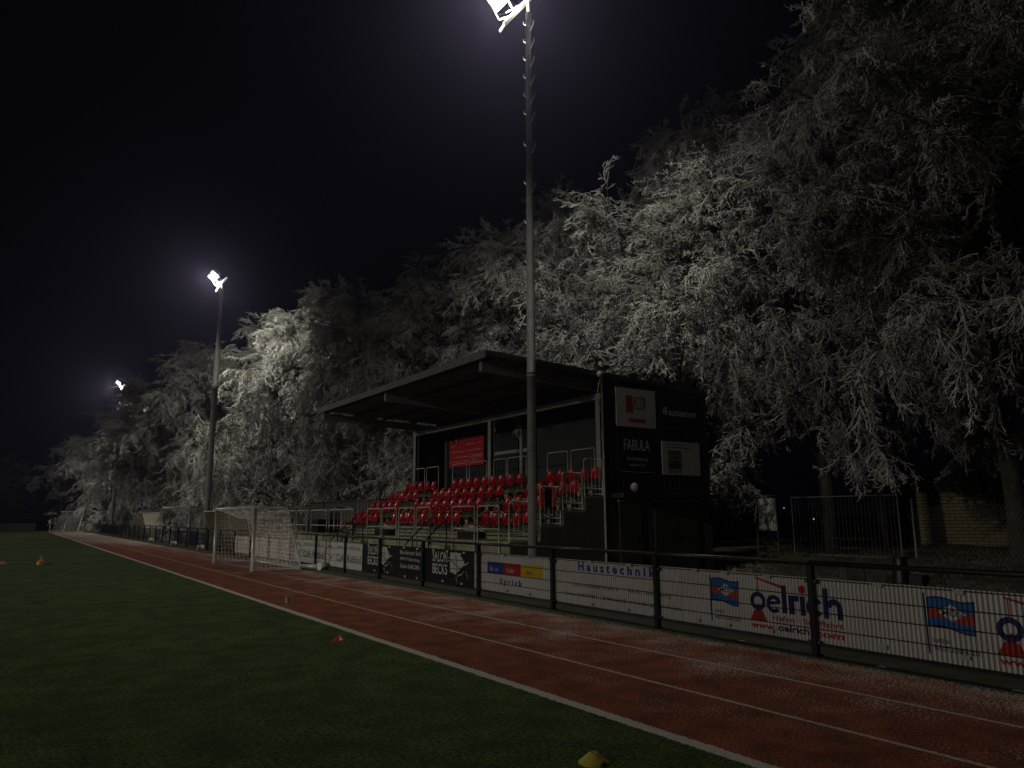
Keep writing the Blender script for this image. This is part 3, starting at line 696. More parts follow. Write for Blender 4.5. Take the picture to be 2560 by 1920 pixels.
def rabbel(y1, y0, label):
    t = board(y1,y0,label,m_bgrey,z0=.12,z1=.89,clips=[]); s = y0-20.5
    A = np.linspace(-2.5,1.9,18)   # big looping R
    def stroke(P, w):
        P = [Vector((a+s,c)) for a,c in P]; Lf = []; Rt = []
        for i, p in enumerate(P):
            d = (P[min(i+1,len(P)-1)]-P[max(i-1,0)]).normalized(); n = Vector((-d.y,d.x))*w/2; Lf.append(tuple(p+n)); Rt.append(tuple(p-n))
        bprint(t,'printed_letter',m_gold,Lf+Rt[::-1],1)
    stroke([(23.50,.66),(23.40,.74),(23.24,.76),(23.06,.70),(22.98,.60),(22.98,.50),(23.06,.42),(23.22,.38)],.035)
    stroke([(23.22,.50),(23.22,.40),(23.28,.28)],.03); stroke([(23.16,.40),(23.02,.30),(22.90,.25)],.03)
    btext(t,'Café Rabbel',22.66+s,20.60+s,.32,.20,m_prt,.008); btext(t,'www.cafe-rabbel.de',22.66+s,20.68+s,.70,.10,m_prt,.0)
    mb = MB()
    for y in (y0+.3,y0+1.2,y0+2.2,y0+2.9):
        for z in (.18,.83): mb.add([(bx(y)-.003,y+dy,z+dz) for dy,dz in ((-.02,-.016),(.02,-.016),(.02,.016),(-.02,.016))],[(0,1,2,3)])
    mb.build('rivet', m_gold, t)
rabbel(23.60,20.50,'grey-white Café Rabbel board, the one touching the black salon board')
rabbel(26.85,23.68,'grey-white Café Rabbel board, the one nearest the small goal')
for (a, c, lab) in [(35.4,31.35,'cream board with orange edge and red vertical strip, behind the goal mouth'),(31.3,27.0,'cream board with orange edge and grey writing, behind the near side net')]:
    t = board(a,c,lab,mat('cream_board',(.52,.46,.36),.6,col2=(.46,.40,.30),scale=3),z0=.10,z1=.86,th=.01)
    for P in ([(a,.83),(c,.83),(c,.86),(a,.86)],[(a,.085),(c,.085),(c,.115),(a,.115)],[(c+.08,.10),(c,.10),(c,.86),(c+.08,.86)]): bprint(t,'edging',m_or,P,3)
    m_fade = mat('faded_print',(.20,.18,.13),.7)
    for q, z in ((.9,.68),(1.0,.60),(2.6,.62),(1.1,.42),(1.2,.34),(2.7,.36),(.9,.26),(2.6,.22)): btext(t,random.choice(['TISCHLEREI','Elektro','Gartenbau','Malerbetrieb']),c+q+.75,c+q,z,.07,m_fade)
    if a > 35: bprint(t,'printed_strip',m_red,[(34.9,.20),(34.75,.20),(34.75,.78),(34.9,.78)],1)
# ------------------------------------------------------------ floodlight masts
m_pole = mat('galvanised_pole', (.17,.17,.15), .7, .05, col2=(.12,.12,.105), scale=5)
m_lens = mat('lit_floodlight_glass', (.9,.9,.85), .3, emit=(1,.97,.86,14))
m_house = mat('floodlight_housing', (.45,.44,.40), .5, .3)
def mast(x, y, h, r0, r1, label, power, collar=None, irons=None, spill=1, lamps=((.62,0),(-.62,0))):
    t = thing('floodlight_mast', label, 'floodlight mast', (x,y,0), group='floodlight masts along the track')
    zc = collar or h*.27
    MB().tube([(x,y,0),(x,y,zc),(x,y,zc+.02)], [r0,r0*.98,r0*.98], 20).build('pole', m_pole, t)
    MB().tube([(x,y,zc+.02),(x,y,h)], [r0*.96,r1], 20).build('upper_pole', m_pole, t)
    MB().tube([(x,y,zc-.03),(x,y,zc+.05)], r0*1.06, 20).build('collar', m_pole, t)
    MB().tube([(x,y,h-.05),(x,y,h+.55)], r1*.55, 12).build('spigot', m_pole, t)
    zt = h+.38
    MB().bar((x,y-1.15,zt),(x,y+1.15,zt),.09,.09).build('cross_arm', m_galv, t)
    if irons:
        zs = list(np.arange(h-.55,h-3.3,-.5))+list(np.arange(h-3.9,zc*.9,-1.02))
        for z in zs:
            rr = r0*.9+(r1-r0*.9)*max(0,(z-zc)/(h-zc))
            for s in (-1,1):
                zz = z+(0 if s > 0 else .24); y1_ = y-s*(rr-.005)
                mb = MB(); mb.tube([(x,y1_,zz),(x,y-s*(rr+.04),zz+.02),(x,y-s*(rr+.15),zz+.13),(x,y-s*(rr+.155),zz+.20)], .013, 6)
                mb.build('step_iron', m_galv, t)
        mb = MB(); pts = [(x+rr*math.cos(a)*1.02,y-rr*abs(math.sin(a))-.02,z_) for a, z_ in [(0,zc+1),(0,h-.4)]]
        mb.tube([(x+.02,y-r0-.012,1.2),(x+.02,y-r1-.012,h-.3)], .009, 6); mb.build('cable', m_black, t)
    for dy, dx in lamps:
        # floodlight: tilted box facing the pitch (-x) and down
        c = Vector((x-.50,y+dy,zt+.32)); n = Vector((-.62,0,-.785)).normalized(); a = Vector((0,1,0)); b_ = n.cross(a).normalized()
        def Q(u, v, w): return c+a*u+b_*v+n*w
        w_, h_, d_ = (.27, .27, .12) if irons else (.24, .24, .12)
        mb = MB(); vs = [Q(-w_*.8,-h_*.75,-d_),Q(w_*.8,-h_*.75,-d_),Q(w_*.8,h_*.75,-d_),Q(-w_*.8,h_*.75,-d_),Q(-w_,-h_,.06),Q(w_,-h_,.06),Q(w_,h_,.06),Q(-w_,h_,.06)]
        mb.add(vs, [(0,3,2,1),(0,1,5,4),(1,2,6,5),(2,3,7,6),(3,0,4,7)]); hs = mb.build('floodlight', m_house, t)
        mb = MB()
        for v0, v1 in ((-h_+.02,-.012),(.012,h_-.02)): mb.add([Q(-w_+.02,v0,.055),Q(w_-.02,v0,.055),Q(w_-.02,v1,.055),Q(-w_+.02,v1,.055)], [(0,1,2,3)])
        mb.build('lens', m_lens, hs)
        mb = MB()
        for s in (-1,1): mb.bar(Q(s*(w_+.03),0,0),Q(s*(w_+.03),0,0)+Vector((.26,0,-.36)),.05,.012,(0,1,0)); mb.bar(Q(s*(w_+.03),0,0)+Vector((.26,0,-.36)),(x+.0,y+dy+s*.10,zt+.03),.05,.012,(0,1,0))
        mb.bar((x,y+dy-.36,zt+.06),(x-.22,y+dy,zt-.02),.04,.02); mb.build('bracket', m_galv, hs)
        light('floodlight_beam', 'AREA', Q(0,0,.10), Q(0,0,2), power/len(lamps), WARM, .5, .6)
    mb = MB(); mb.bar((x,y+1.10,zt-.02),(x-.10,y+1.20,zt-.24),.08,.04); mb.build('ballast_box', m_house, t)
    # light that leaves the fittings sideways and back over the arm
    light('floodlight_spill', 'POINT', (x-.5,y,zt+.05), None, power*SPILL*spill*(1 if irons else .32), WARM, .35)
    light('floodlight_spill', 'SPOT', (x-.2,y+.3,zt+.05), (x+7.5,y+6.5,zt-4.3) if irons else (x+4.5,y+8,zt-4.5), power*SPILL*spill*6.4, WARM, .3, spot=88 if irons else 112, blend=1)
    return t
mast(9.9,14.0,14.35,.108,.072,'tall grey floodlight mast in front of the grandstand, with step irons and lit floodlights',190,4.9,True,1.0,((.72,0),(-.5,0)))
mast(9.25,44.6,14.9,.165,.085,'lit floodlight mast rising behind the small goal, second along the track',280,9.0,False,1.0,((.35,0),(-.45,0)))
mast(9.2,90,15.4,.18,.11,'lit floodlight mast farthest along the track, half hidden by frosted branches',400,9.0,False,1.3,((.35,0),(-.45,0)))

# ------------------------------------------------------------ goals
m_gp = mat('goal_aluminium', (.55,.54,.50), .4, .25, col2=(.44,.43,.40), scale=9)
m_net = mat('white_net_cord', (.78,.74,.68), .8)
m_net2 = mat('grey_net_cord', (.30,.30,.26), .8)
def grid_net(surf, nu, nv, amp=0, seed=0):
    """surf(u,v)->point with u,v in 0..1 ; returns segments of the knotted net"""
    rg = np.random.default_rng(seed); P = np.array([[surf(i/nu,j/nv) for j in range(nv+1)] for i in range(nu+1)], float)
    J = rg.normal(0,amp,P.shape); J[0] = J[-1] = 0; J[:,0] = J[:,-1] = 0; P = P+J
    a = np.concatenate([P[:-1].reshape(-1,3),P[:,:-1].reshape(-1,3)]); b_ = np.concatenate([P[1:].reshape(-1,3),P[:,1:].reshape(-1,3)]); return a, b_
def goal(name, label, x, y0, y1, h, dtop, dbot, netm, cell=.13, r=.05, wheels=True, cordr=.0045, dirx=1):
    t = thing(name, label, 'goal', (x,(y0+y1)/2,0))
    for y in (y0,y1): mb = MB(); mb.tube([(x,y,0),(x,y,h-.05)], r, 14); mb.build('post', m_gp, t)
    mb = MB(); mb.tube([(x,y0-r,h-r),(x,y1+r,h-r)], r, 14); mb.build('crossbar', m_gp, t)
    for y in (y0,y1):
        mb = MB(); P = [(x,y,h-.06),(x+dirx*(dtop-.12),y,h-.06),(x+dirx*dtop,y,h-.12),(x+dirx*(dtop+.06),y,h-.24),(x+dirx*dbot,y,.06)]
        for a, b_ in zip(P,P[1:]): mb.tube([a,b_], .021, 8)
        mb.build('net_support', m_gp, t)
        mb = MB(); mb.tube([(x,y,.03),(x+dirx*dbot,y,.03)], .028, 10); mb.build('ground_bar', m_gp, t)
    mb = MB(); mb.tube([(x+dirx*dbot,y0,.04),(x+dirx*dbot,y1,.04)], .04, 10); mb.build('ground_bar', m_gp, t)
    W_ = y1-y0; nu = int(W_/cell)
    def back(u, v):
        yy = y0+u*W_
        if v < .35: q = v/.35; xx = x+dirx*dtop*q; zz = h-.1-.32*math.sin(PI*q*.9)*math.sin(PI*u)**.6-.02*math.sin(u*31)
        else: q = (v-.35)/.65; xx = x+dirx*(dtop+(dbot-dtop)*q+.10*math.sin(PI*u)*math.sin(PI*q)); zz = (h-.1)*(1-q)-.08*math.sin(PI*u)*(1-q)
        return (xx, yy+.03*math.sin(v*9+u*5), max(zz,.03))
    A, B = grid_net(back, nu, int((dtop+h*1.1)/cell), .012, 3)
    def side(yy, s):
        def f(u, v):
            xt = dtop if False else 0
            zz = (h-.08)*v; q = v; depth = dbot+(dtop-dbot)*q; return (x+dirx*depth*u, yy+s*.06*math.sin(PI*u)*math.sin(PI*v)*2-.04*math.sin(u*7), max(.02, zz-.05*math.sin(PI*u)*(1-v)))
        return f
    for yy, s in ((y0,-1),(y1,1)):
        a, b_ = grid_net(side(yy,s), int(dbot/cell), int(h/cell), .012, 5+s); A = np.concatenate([A,a]); B = np.concatenate([B,b_])
    segs_mesh('net', A, B, cordr, cordr, netm, t, 3)
    if wheels:
        for y in (y0-.62,):
            mb = MB(); mb.tube([(x+dirx*dbot+.02,y0,.10),(x+dirx*dbot+.45,y0-.62,.10)], .075, 12); mb.build('weight_tube', m_gp, t)
            w = MB(); w.tube([(x+dirx*dbot+.36,y0-.72,.12),(x+dirx*dbot+.62,y0-.60,.12)], .115, 16); w.build('wheel', mat('rubber_wheel',(.30,.27,.22),.7), t)
            w = MB(); w.tube([(x+dirx*dbot+.34,y0-.73,.12),(x+dirx*dbot+.43,y0-.69,.12)], .12, 16); w.build('wheel_rim', m_white, t)
    return t
goal('small_goal','small aluminium youth goal with sagging white net standing on the red track',6.4,24.0,29.15,2.0,1.0,1.52,m_net,.135,.055,True,.0068)
t = goal('small_goal','second youth goal with dark net parked behind the fence near the far shelter',10.2,54.5,65.0,2.45,1.0,1.9,m_net2,.20,.05,False,.006)
# far goal, tipped forward beside the track
t = thing('large_goal','large goal tipped back on its frame at the far end of the track','goal',(6.0,104,0))
MB().tube([(7.05,103.2,0),(7.6,103.9,2.45)],.06,10).build('post', m_gp, t); MB().tube([(5.6,103.4,.0),(5.9,104,1.5)],.04,8).build('net_support', m_gp, t)
MB().tube([(7.6,103.9,2.45),(5.5,110,2.45)],.05,10).build('crossbar', m_gp, t)
def fs_(u, v): return (4.35+1.9*v+(2.2-.9*v)*u*.0+(5.5-4.35-.0)*v*.4, 104+6*v, 2.45*v) if False else (4.4+(1.1+2.1*u)*v+2.6*u*(1-v), 104+(1-u)*4*v, 2.42*v)
A, B = grid_net(fs_, 26, 24, .02, 9); segs_mesh('net', A, B, .011, .011, m_net2, t, 3)
t = thing('corner_flag','white corner flag pole where the touchline meets the far goal line','corner flag',(4.25,104.2,0))
MB().tube([(4.25,104.2,0),(4.28,104.2,1.55)],.022,8).build('pole', m_white, t)
MB().add([(4.28,104.2,1.55),(4.12,104.15,1.42),(4.02,104.22,1.18),(4.15,104.2,1.05),(4.26,104.2,1.12)],[(0,1,2,3,4)]).build('flag', mat('flag_cloth',(.5,.42,.25),.8), t)

# ------------------------------------------------------------ team shelters
m_shel = mat('beige_shelter_panel', (.66,.62,.48), .6, col2=(.56,.52,.40), scale=2)
m_shet = mat('shelter_roof_rime', (.62,.61,.55), .7)
def shelter(y0, y1, label, xf=8.78, z1=1.93):
    t = thing('team_shelter', label, 'team shelter', (xf+.9,(y0+y1)/2,0), group='team shelters behind the fence')
    P = [(xf+1.25,.05),(xf+.62,.05),(xf+.02,z1),(xf+1.7,z1+.02),(xf+1.7,.05)]
    for y in (y0,y1): mb = MB(); mb.prism(P, 'y', y-.02, y+.02); mb.build('side_panel', m_shel, t)
    mb = MB(); mb.box((xf+1.68,y0+.03,.05),(xf+1.72,y1-.03,z1)); mb.build('rear_panel', m_shel, t)
    mb = MB(); mb.prism([(xf-.06,z1+.021),(xf+.05,z1+.055),(xf+1.78,z1+.13),(xf+1.78,z1+.04)], 'y', y0-.08, y1+.08); mb.build('roof', m_shet, t)
    mb = MB(); mb.box((xf+1.2,y0+.05,.42),(xf+1.6,y1-.05,.47)); mb.build('bench', m_steel, t)
shelter(38.0,43.2,'beige team shelter with flared sides between the small goal and the mast')
shelter(66.5,72.0,'pale team shelter farther along the fence beyond the parked goal',8.9,1.98)

# ------------------------------------------------------------ things on the pitch
def cone_prof(R, h): return [(R,0),(R*.99,.006),(R*.80,h*.30),(R*.45,h*.74),(R*.30,h*.92),(R*.25,h),(R*.19,h*.99),(R*.17,h*.93)]
def disc_cone(x, y, R, h, m, label, z=0, tilt=0, grp=None):
    o = MB().lathe(cone_prof(R,h), (x,y,z), 40).build('marker_cone', m, None, base=(x,y,z)); tag(o, label, 'marker cone', grp); o.rotation_euler = (tilt,0,0); return o
m_cy = mat('yellow_soft_plastic', (.50,.42,.035), .45, col2=(.42,.35,.03), scale=12); m_cr = mat('red_soft_plastic', (.50,.035,.02), .35)
m_co = mat('orange_soft_plastic', (.62,.20,.03), .45); m_cg = mat('lime_soft_plastic', (.30,.38,.03), .45); m_cb = mat('blue_soft_plastic', (.02,.04,.30), .45)
disc_cone(3.45,4.19,.105,.068,m_cy,'dull yellow marker cone on the turf at the bottom edge of the photo',grp='marker cones on the turf')
o = tag(MB().tube([(3.425,4.085,.012),(3.445,4.075,.03),(3.47,4.09,.014)], .008, 6).build('dead_leaf', mat('brown_leaf',(.12,.06,.03),.8)), 'small curled brown leaf against the front of the yellow cone', 'leaf')
disc_cone(3.88,10.03,.10,.060,m_cr,'red marker cone on the turf beside the white touchline',grp='marker cones on the turf')
t = thing('cone_stack','stack of orange and lime marker cones on a wire holder far out on the turf','cone stack',(1.15,32.2,0))
for k in range(5): MB().lathe(cone_prof(.13,.08), (1.15,32.2,.008*k), 20).build('cone', m_cg, t)
for k in range(7): MB().lathe(cone_prof(.125,.08), (1.15,32.2,.05+.009*k), 20).build('cone', m_co, t)
mb = MB(); mb.tube([(1.12,32.2,.1),(1.12,32.2,.28),(1.15,32.2,.32),(1.18,32.2,.28),(1.18,32.2,.1)], .008, 6); mb.build('holder', m_galv, t)
o = disc_cone(1.36,31.9,.11,.075,m_cb,'blue marker cone lying beside the wire-held cone stack',grp='marker cones on the turf'); o.rotation_euler = (.15,.35,0)
disc_cone(.02,33.6,.13,.10,m_co,'orange and yellow marker cone cut by the left edge of the photo',grp='marker cones on the turf')
# bottle
m_pet = mat('clear_bottle_plastic', (.85,.86,.84), .08); N, L, b = nodes(m_pet); b.inputs['Transmission Weight'].default_value = .85; b.inputs['IOR'].default_value = 1.2
t = thing('plastic_bottle','clear plastic drinks bottle with a pale label standing beside the touchline','bottle',(4.47,14.2,0))
MB().lathe([(.001,.003),(.034,.003),(.040,.02),(.041,.10),(.038,.13),(.041,.17),(.040,.22),(.028,.27),(.014,.30),(.013,.325)], (4.47,14.2,0), 24).build('body', m_pet, t)
MB().lathe([(.0425,.085),(.0425,.165)], (4.47,14.2,0), 24).build('paper_label', mat('bottle_label',(.40,.36,.28),.6), t)
MB().lathe([(.016,.325),(.016,.345),(.001,.346)], (4.47,14.2,0), 16).build('cap', m_sign, t)
# litter on the kerb
for (x, y, l) in [(8.06,4.9,'little white twig on the kerb left of the last post'),(8.02,3.55,'thin white paper strip on the kerb by the oelrich board'),(8.2,6.9,'small white scrap on the kerb below the first flag')]:
    o = MB().tube([(x,y,.012),(x+.02,y-.05,.016),(x+.01,y-.09,.013)], .004, 5).build('litter', m_swh); tag(o, l, 'litter')

# ------------------------------------------------------------ behind the fence, left
def panel_fence(name, label, cat, p, q, z, m, step=2.5):
    t = thing(name, label, cat, ((p[0]+q[0])/2,(p[1]+q[1])/2,0)); P, Q = Vector((*p,0)), Vector((*q,0)); Ln = (Q-P).length; n = max(1,int(Ln/step))
    for k in range(n):
        a = P.lerp(Q,k/n); b_ = P.lerp(Q,(k+1)/n-.012*step/Ln); mb = MB(); mb.bar(a+Vector((0,0,z/2)),b_+Vector((0,0,z/2)),.05,z); mb.build('panel', m, t)
        mb = MB(); mb.box((a.x-.05,a.y-.05,0),(a.x+.05,a.y+.05,z+.05)); mb.build('post', m_steel, t)
    return t
m_gw = mat('grey_fence_board', (.10,.098,.08), .9, col2=(.07,.068,.055), scale=2)
panel_fence('board_fence','long grey board fence under the trees behind the parked goal','fence',(11.4,47),(11.2,84),2.0,m_gw)
t = thing('storage_shed','low grey shed under the trees left of the grandstand','shed',(15.5,35,0))
mb = MB(); mb.box((13.4,30.5,0),(17.8,39.5,2.35)); mb.build('wall', mat('weathered_shed_board',(.05,.05,.042),.9), t); MB().box((13.3,30.4,2.35),(17.9,39.6,2.43)).build('roof', m_dark, t)
MB().box((13.36,32.2,0),(13.39,33.3,2.0)).build('door', m_dark, t); MB().box((13.36,35.2,.9),(13.39,36.6,1.9)).build('window', m_black, t)
t = thing('equipment_box','dark low equipment box standing on the walkway left of the stand','box',(10.9,30.5,1.03)); MB().box((10.5,29.9,1.03),(11.4,31.4,1.5)).build('body', m_black, t); MB().box((10.46,29.86,1.5),(11.44,31.44,1.56)).build('lid', m_dark, t)
t = panel_fence('picket_fence','pale vertical board barrier beside the far end of the track','fence',(9.1,93),(9.4,103),1.1,m_gw,1.2)
o = MB().box((8.62,75,.1),(8.66,92,.98)).build('dark_banner', m_bk); tag(o,'long black banner on the fence below the far mast','banner')
t = panel_fence('barrier','low dark barrier behind the far goal line at the left edge','fence',(-60,109),(3.0,109),1.05,mat('dim_green_board',(.02,.024,.018),.9),5)
for k, y in enumerate((48.5,44.0)):
    o = MB().box((8.72,y,.12),(8.76,y+2.3,.88)).build('advertising_board', m_navy); tag(o, 'small dark blue board on the fence, %s of the parked goal' % ('right' if k else 'directly in front'), 'advertising board', 'dark blue boards')
for k,(x,y) in enumerate([(8.35,41.2),(8.4,49.0),(8.5,58)]):
    t = thing('goal_wheel',['white ribbed roller wheel at the kerb beside the beige shelter','white roller wheel at the kerb, middle one of three','white roller wheel at the kerb farthest down the fence'][k],'wheel',(x,y,0),group='loose wheels along the kerb')
    MB().tube([(x-.16,y,.13),(x+.16,y,.13)],.13,16).build('drum', m_white, t); MB().tube([(x-.2,y,.13),(x+.2,y,.13)],.03,8).build('axle', m_black, t)

# ------------------------------------------------------------ behind the fence, right
m_mesh = mat('galvanised_wire', (.22,.22,.20), .6, .1)
def site_panel(p, q, z0, h, label, sheet=False, nb=28, name='site_fence'):
    t = thing(name, label, 'fence panel', ((p[0]+q[0])/2,(p[1]+q[1])/2,z0), group='site fence panels'); P, Q = Vector((*p,z0)), Vector((*q,z0)); mb = MB(); up = Vector((0,0,h))
    for a, b_ in ((P,P+up),(P+up,Q+up),(Q+up,Q),(Q,P)): mb.tube([a,b_], .021, 8)
    mb.build('frame', m_mesh, t); A = []; B = []
    for k in range(1,nb):
        for i in range(4):
            w = lambda s: Vector((0,0,h*s))+(Q-P).normalized()*.012*math.sin(k*2.1+s*7)
            A.append(P.lerp(Q,k/nb)+w(i/4)); B.append(P.lerp(Q,k/nb)+w((i+1)/4))
    for k in range(1,7): A.append(P+up*k/7); B.append(Q+up*k/7)
    segs_mesh('wire_infill', np.array(A), np.array(B), [.0062]*(len(A)-6)+[.003]*6, [.0062]*(len(A)-6)+[.003]*6, m_mesh, t)
    if sheet:
        n = (Q-P).normalized(); s = Vector((n.y,-n.x,0)); s = s if s.x < 0 else -s; mb = MB(); vs = []; fs = []
        for i in range(9):
            for j in range(7): vs.append(P.lerp(Q,.05+.9*i/8)+Vector((0,0,h*(.40+.56*j/6)))+s*(-.03-.012*math.sin(i*1.9+j*.8)))
        for i in range(8):
            for j in range(6): a = i*7+j; fs.append((a,a+7,a+8,a+1))
        mb.add(vs, fs, True); mb.build('white_sheet', mat('plastic_sheet',(.86,.84,.78),.5), t)
site_panel((22,15.95),(22,12.3),.38,1.85,'wide site fence panel of thin vertical wires between the stand and the brick building')
site_panel((21.9,17.35),(21.6,16.28),.35,1.95,'narrow site fence panel with a white plastic sheet tied to it',True,10)
mb = MB()
t = thing('ballast_block','black block foot holding the site fence panels','fence foot',(22,12.25,.3)); MB().box((21.7,12.1,.25),(22.3,12.4,.42)).build('block', m_black, t)
# raised soil bank behind the forecourt
vs = []; fs = []; nx, ny = 50, 60
for i in range(nx):
    for j in range(ny):
        x = 12+34*i/(nx-1); y = -8+(22.9)*j/(ny-1) if False else -12+40*j/(ny-1)
        e = min(1,max(0,(x-(17.8 if y < 14.2 else 18.6))/3.6)); z = .02+.33*e*e*(3-2*e)-(.06 if x < 13 or (y > 14.2 and x < 18.6) else 0)+.05*math.sin(x*1.3+y)*e+.05*math.sin(y*1.9-x*.7)*e+random.uniform(-.02,.03)*e
        vs.append((x,y,z))
for i in range(nx-1):
    for j in range(ny-1): a = i*ny+j; fs.append((a,a+ny,a+ny+1,a+1))
struct(MB().add(vs,fs,True).build('soil_bank', m_dirt, base=(0,0,0)))
def bankz(x, y): e = min(1,max(0,(x-(17.8 if y < 14.2 else 18.6))/3.6)); return .02+.33*e*e*(3-2*e)
# dead grass and frosted stalks on the bank
P0 = []; P1 = []; R = []
for i in range(9000):
    x = random.uniform(13,30); y = random.uniform(4,20)
    if y > 15 and x < 17.6: continue
    z = bankz(x,y); h = random.uniform(.03,.16)*(1+1.4*(random.random() < .06)); a = random.uniform(0,6.28)
    P0.append((x,y,z)); P1.append((x+math.cos(a)*h*.8,y+math.sin(a)*h*.8,z+h*.7)); R.append(.005)
o = segs_mesh('dry_grass', P0, P1, .006, .002, mat('dry_frosted_grass', (.24,.21,.13), .9, col2=(.40,.37,.28), scale=4)); tag(o,'dry frosted grass and stalks scattered over the soil bank','grass',kind='stuff')
# chain link fence
t = thing('chain_link_fence','rusty frosted chain-link fence in front of the yellow brick building','fence',(22.4,9,.3))
P0 = []; P1 = []; ya, yb, z0, z1 = 2.0, 12.2, .30, 2.0; st = .11
for k in range(int((yb-ya+1.7)/st)):
    for s in (1,-1):
        prev = None
        for i in range(9):
            z = z0+(z1-z0)*i/8; y = ya+k*st-(1.7*.5)+(z-z0)*s*1.0*.62+(0 if s > 0 else .0)
            if not ya < y < yb: prev = None; continue
            p = (22.4+.10*math.sin(y*1.7+z)+.05*math.sin(y*5), y+.02*math.sin(z*9+y*3), z-(.16*math.sin(y*.9)**2)*i/8)
            if prev: P0.append(prev); P1.append(p)
            prev = p
segs_mesh('wire_mesh', P0, P1, .0042, .0042, m_mesh, t)
for y in (2.2,5.5,8.8,12.15): mb = MB(); mb.tube([(22.5,y,.1),(22.5,y,2.15)],.03,8); mb.build('post', m_steel, t)
# brick building
m_brick = mat('yellow_brick', (.33,.26,.13), .9); N, L, b = nodes(m_brick); tc = [n for n in N if n.type == 'TEX_COORD'][0]
br = N.new('ShaderNodeTexBrick'); br.inputs['Color1'].default_value = (.46,.37,.18,1); br.inputs['Color2'].default_value = (.36,.29,.14,1); br.inputs['Mortar'].default_value = (.05,.045,.03,1)
br.inputs['Scale'].default_value = 1; br.inputs['Brick Width'].default_value = .45; br.inputs['Row Height'].default_value = .14; br.inputs['Mortar Size'].default_value = .016
L.new(tc.outputs['Object'], br.inputs['Vector']); L.new(br.outputs[0], b.inputs['Base Color'])
t = thing('brick_building','flat-roofed yellow brick building behind the chain-link fence','building',(32,17.3,0), math.radians(-57))
MB().box((0,0,-.2),(22,8,2.62)).build('wall', m_brick, t, local=True)
# brick pattern runs in the wall's own xz plane
mp = N.new('ShaderNodeMapping'); mp.inputs['Rotation'].default_value = (math.radians(-90),0,0); L.new(tc.outputs['Object'], mp.inputs['Vector']); L.new(mp.outputs[0], br.inputs['Vector'])
MB().box((-.35,-.35,2.62),(22.3,8.3,3.3)).build('roof_fascia', mat('dark_brown_fascia',(.035,.02,.015),.8), t, local=True)
MB().box((7,-.02,.9),(8.6,.02,2.1)).build('window', m_black, t, local=True)
# paving stone stacks, barrel, concrete blocks
m_blk = mat('paver_grey', (.10,.10,.09), .9, col2=(.07,.07,.062), scale=6)
def pavers(x, y, z, nx_, nz, label, rz):
    t = thing('paver_stack', label, 'stack of pavers', (x,y,z), rz, 'stacks of paving stones')
    for i in range(nx_):
        for k in range(nz):
            MB().box((i*.21,0,k*.085),(i*.21+.2,.4+random.uniform(-.02,.02),k*.085+.08)).build('paver', m_blk, t, local=True)
pavers(17.4,10.75,.02,2,5,'left stack of dark grey paving stones on the bank above the fence boards',.9)
pavers(17.55,10.25,.02,2,5,'right stack of dark grey paving stones beside the black barrel',.75)
t = thing('barrel','tall black barrel standing next to the paving stones','barrel',(17.5,9.85,.05))
MB().lathe([(.001,0),(.20,0),(.20,.05),(.17,.35),(.145,.58),(.14,.60),(.001,.60)], (17.5,9.85,.05), 24).build('body', m_black, t); MB().lathe([(.14,.60),(.16,.60),(.16,.63),(.001,.635)], (17.5,9.85,.05), 24).build('lid', m_dark, t)
t = thing('concrete_block','low dark block lying right of the black barrel','block',(17.5,9.4,.05)); MB().box((17.35,9.3,.05),(17.65,9.6,.28)).build('body', m_black, t)
t = thing('kerb_pile','stone trough edge running behind the brush heap','kerb stones',(14.5,12,0)); 
for k in range(5): MB().box((13.9+.05*k,9.9+.95*k,-.05),(14.15+.05*k,10.82+.95*k,.34)).build('kerb_stone', m_blk, t)
# frosted brush heap
def heap(x, y, sx, sy, h, n, label, mm):
    P0 = []; P1 = []; R0 = []
    rg = random.Random(5+int(x*10))
    for i in range(n):
        a = rg.uniform(0,6.28); q = rg.random()**.5; px = x+math.cos(a)*q*sx; py = y+math.sin(a)*q*sy; pz = rg.uniform(.0,1)*h*(1-q**2)+.1
        v = Vector((rg.gauss(0,1),rg.gauss(0,1),rg.gauss(.2,.5))).normalized(); l = rg.uniform(.05,.22)
        p = Vector((px,py,pz)); P0.append(tuple(p)); e = p+v*l; P1.append(tuple(e)); R0.append(rg.uniform(.003,.007))
        for j in range(2):
            w = (v+Vector((rg.gauss(0,.7),rg.gauss(0,.7),rg.gauss(0,.7)))).normalized()*l*.5; s_ = p+v*l*rg.uniform(.3,.9); P0.append(tuple(s_)); P1.append(tuple(s_+w)); R0.append(.003)
    o = segs_mesh('brush_heap', P0, P1, R0, np.array(R0)*.6, mm); tag(o,label,'brush heap')
heap(12.9,10.3,.75,.95,.60,1500,'heap of cut brush with glittering frosted twigs behind the fence boards',mat('rimed_brush',(.20,.13,.07),.8,col2=(.75,.72,.66),scale=9,lo=.5,hi=.62))
heap(20.5,15.6,1.0,1.4,.7,900,'yellowish heap of grass cuttings below the site fence',mat('straw',(.26,.22,.10),.9))
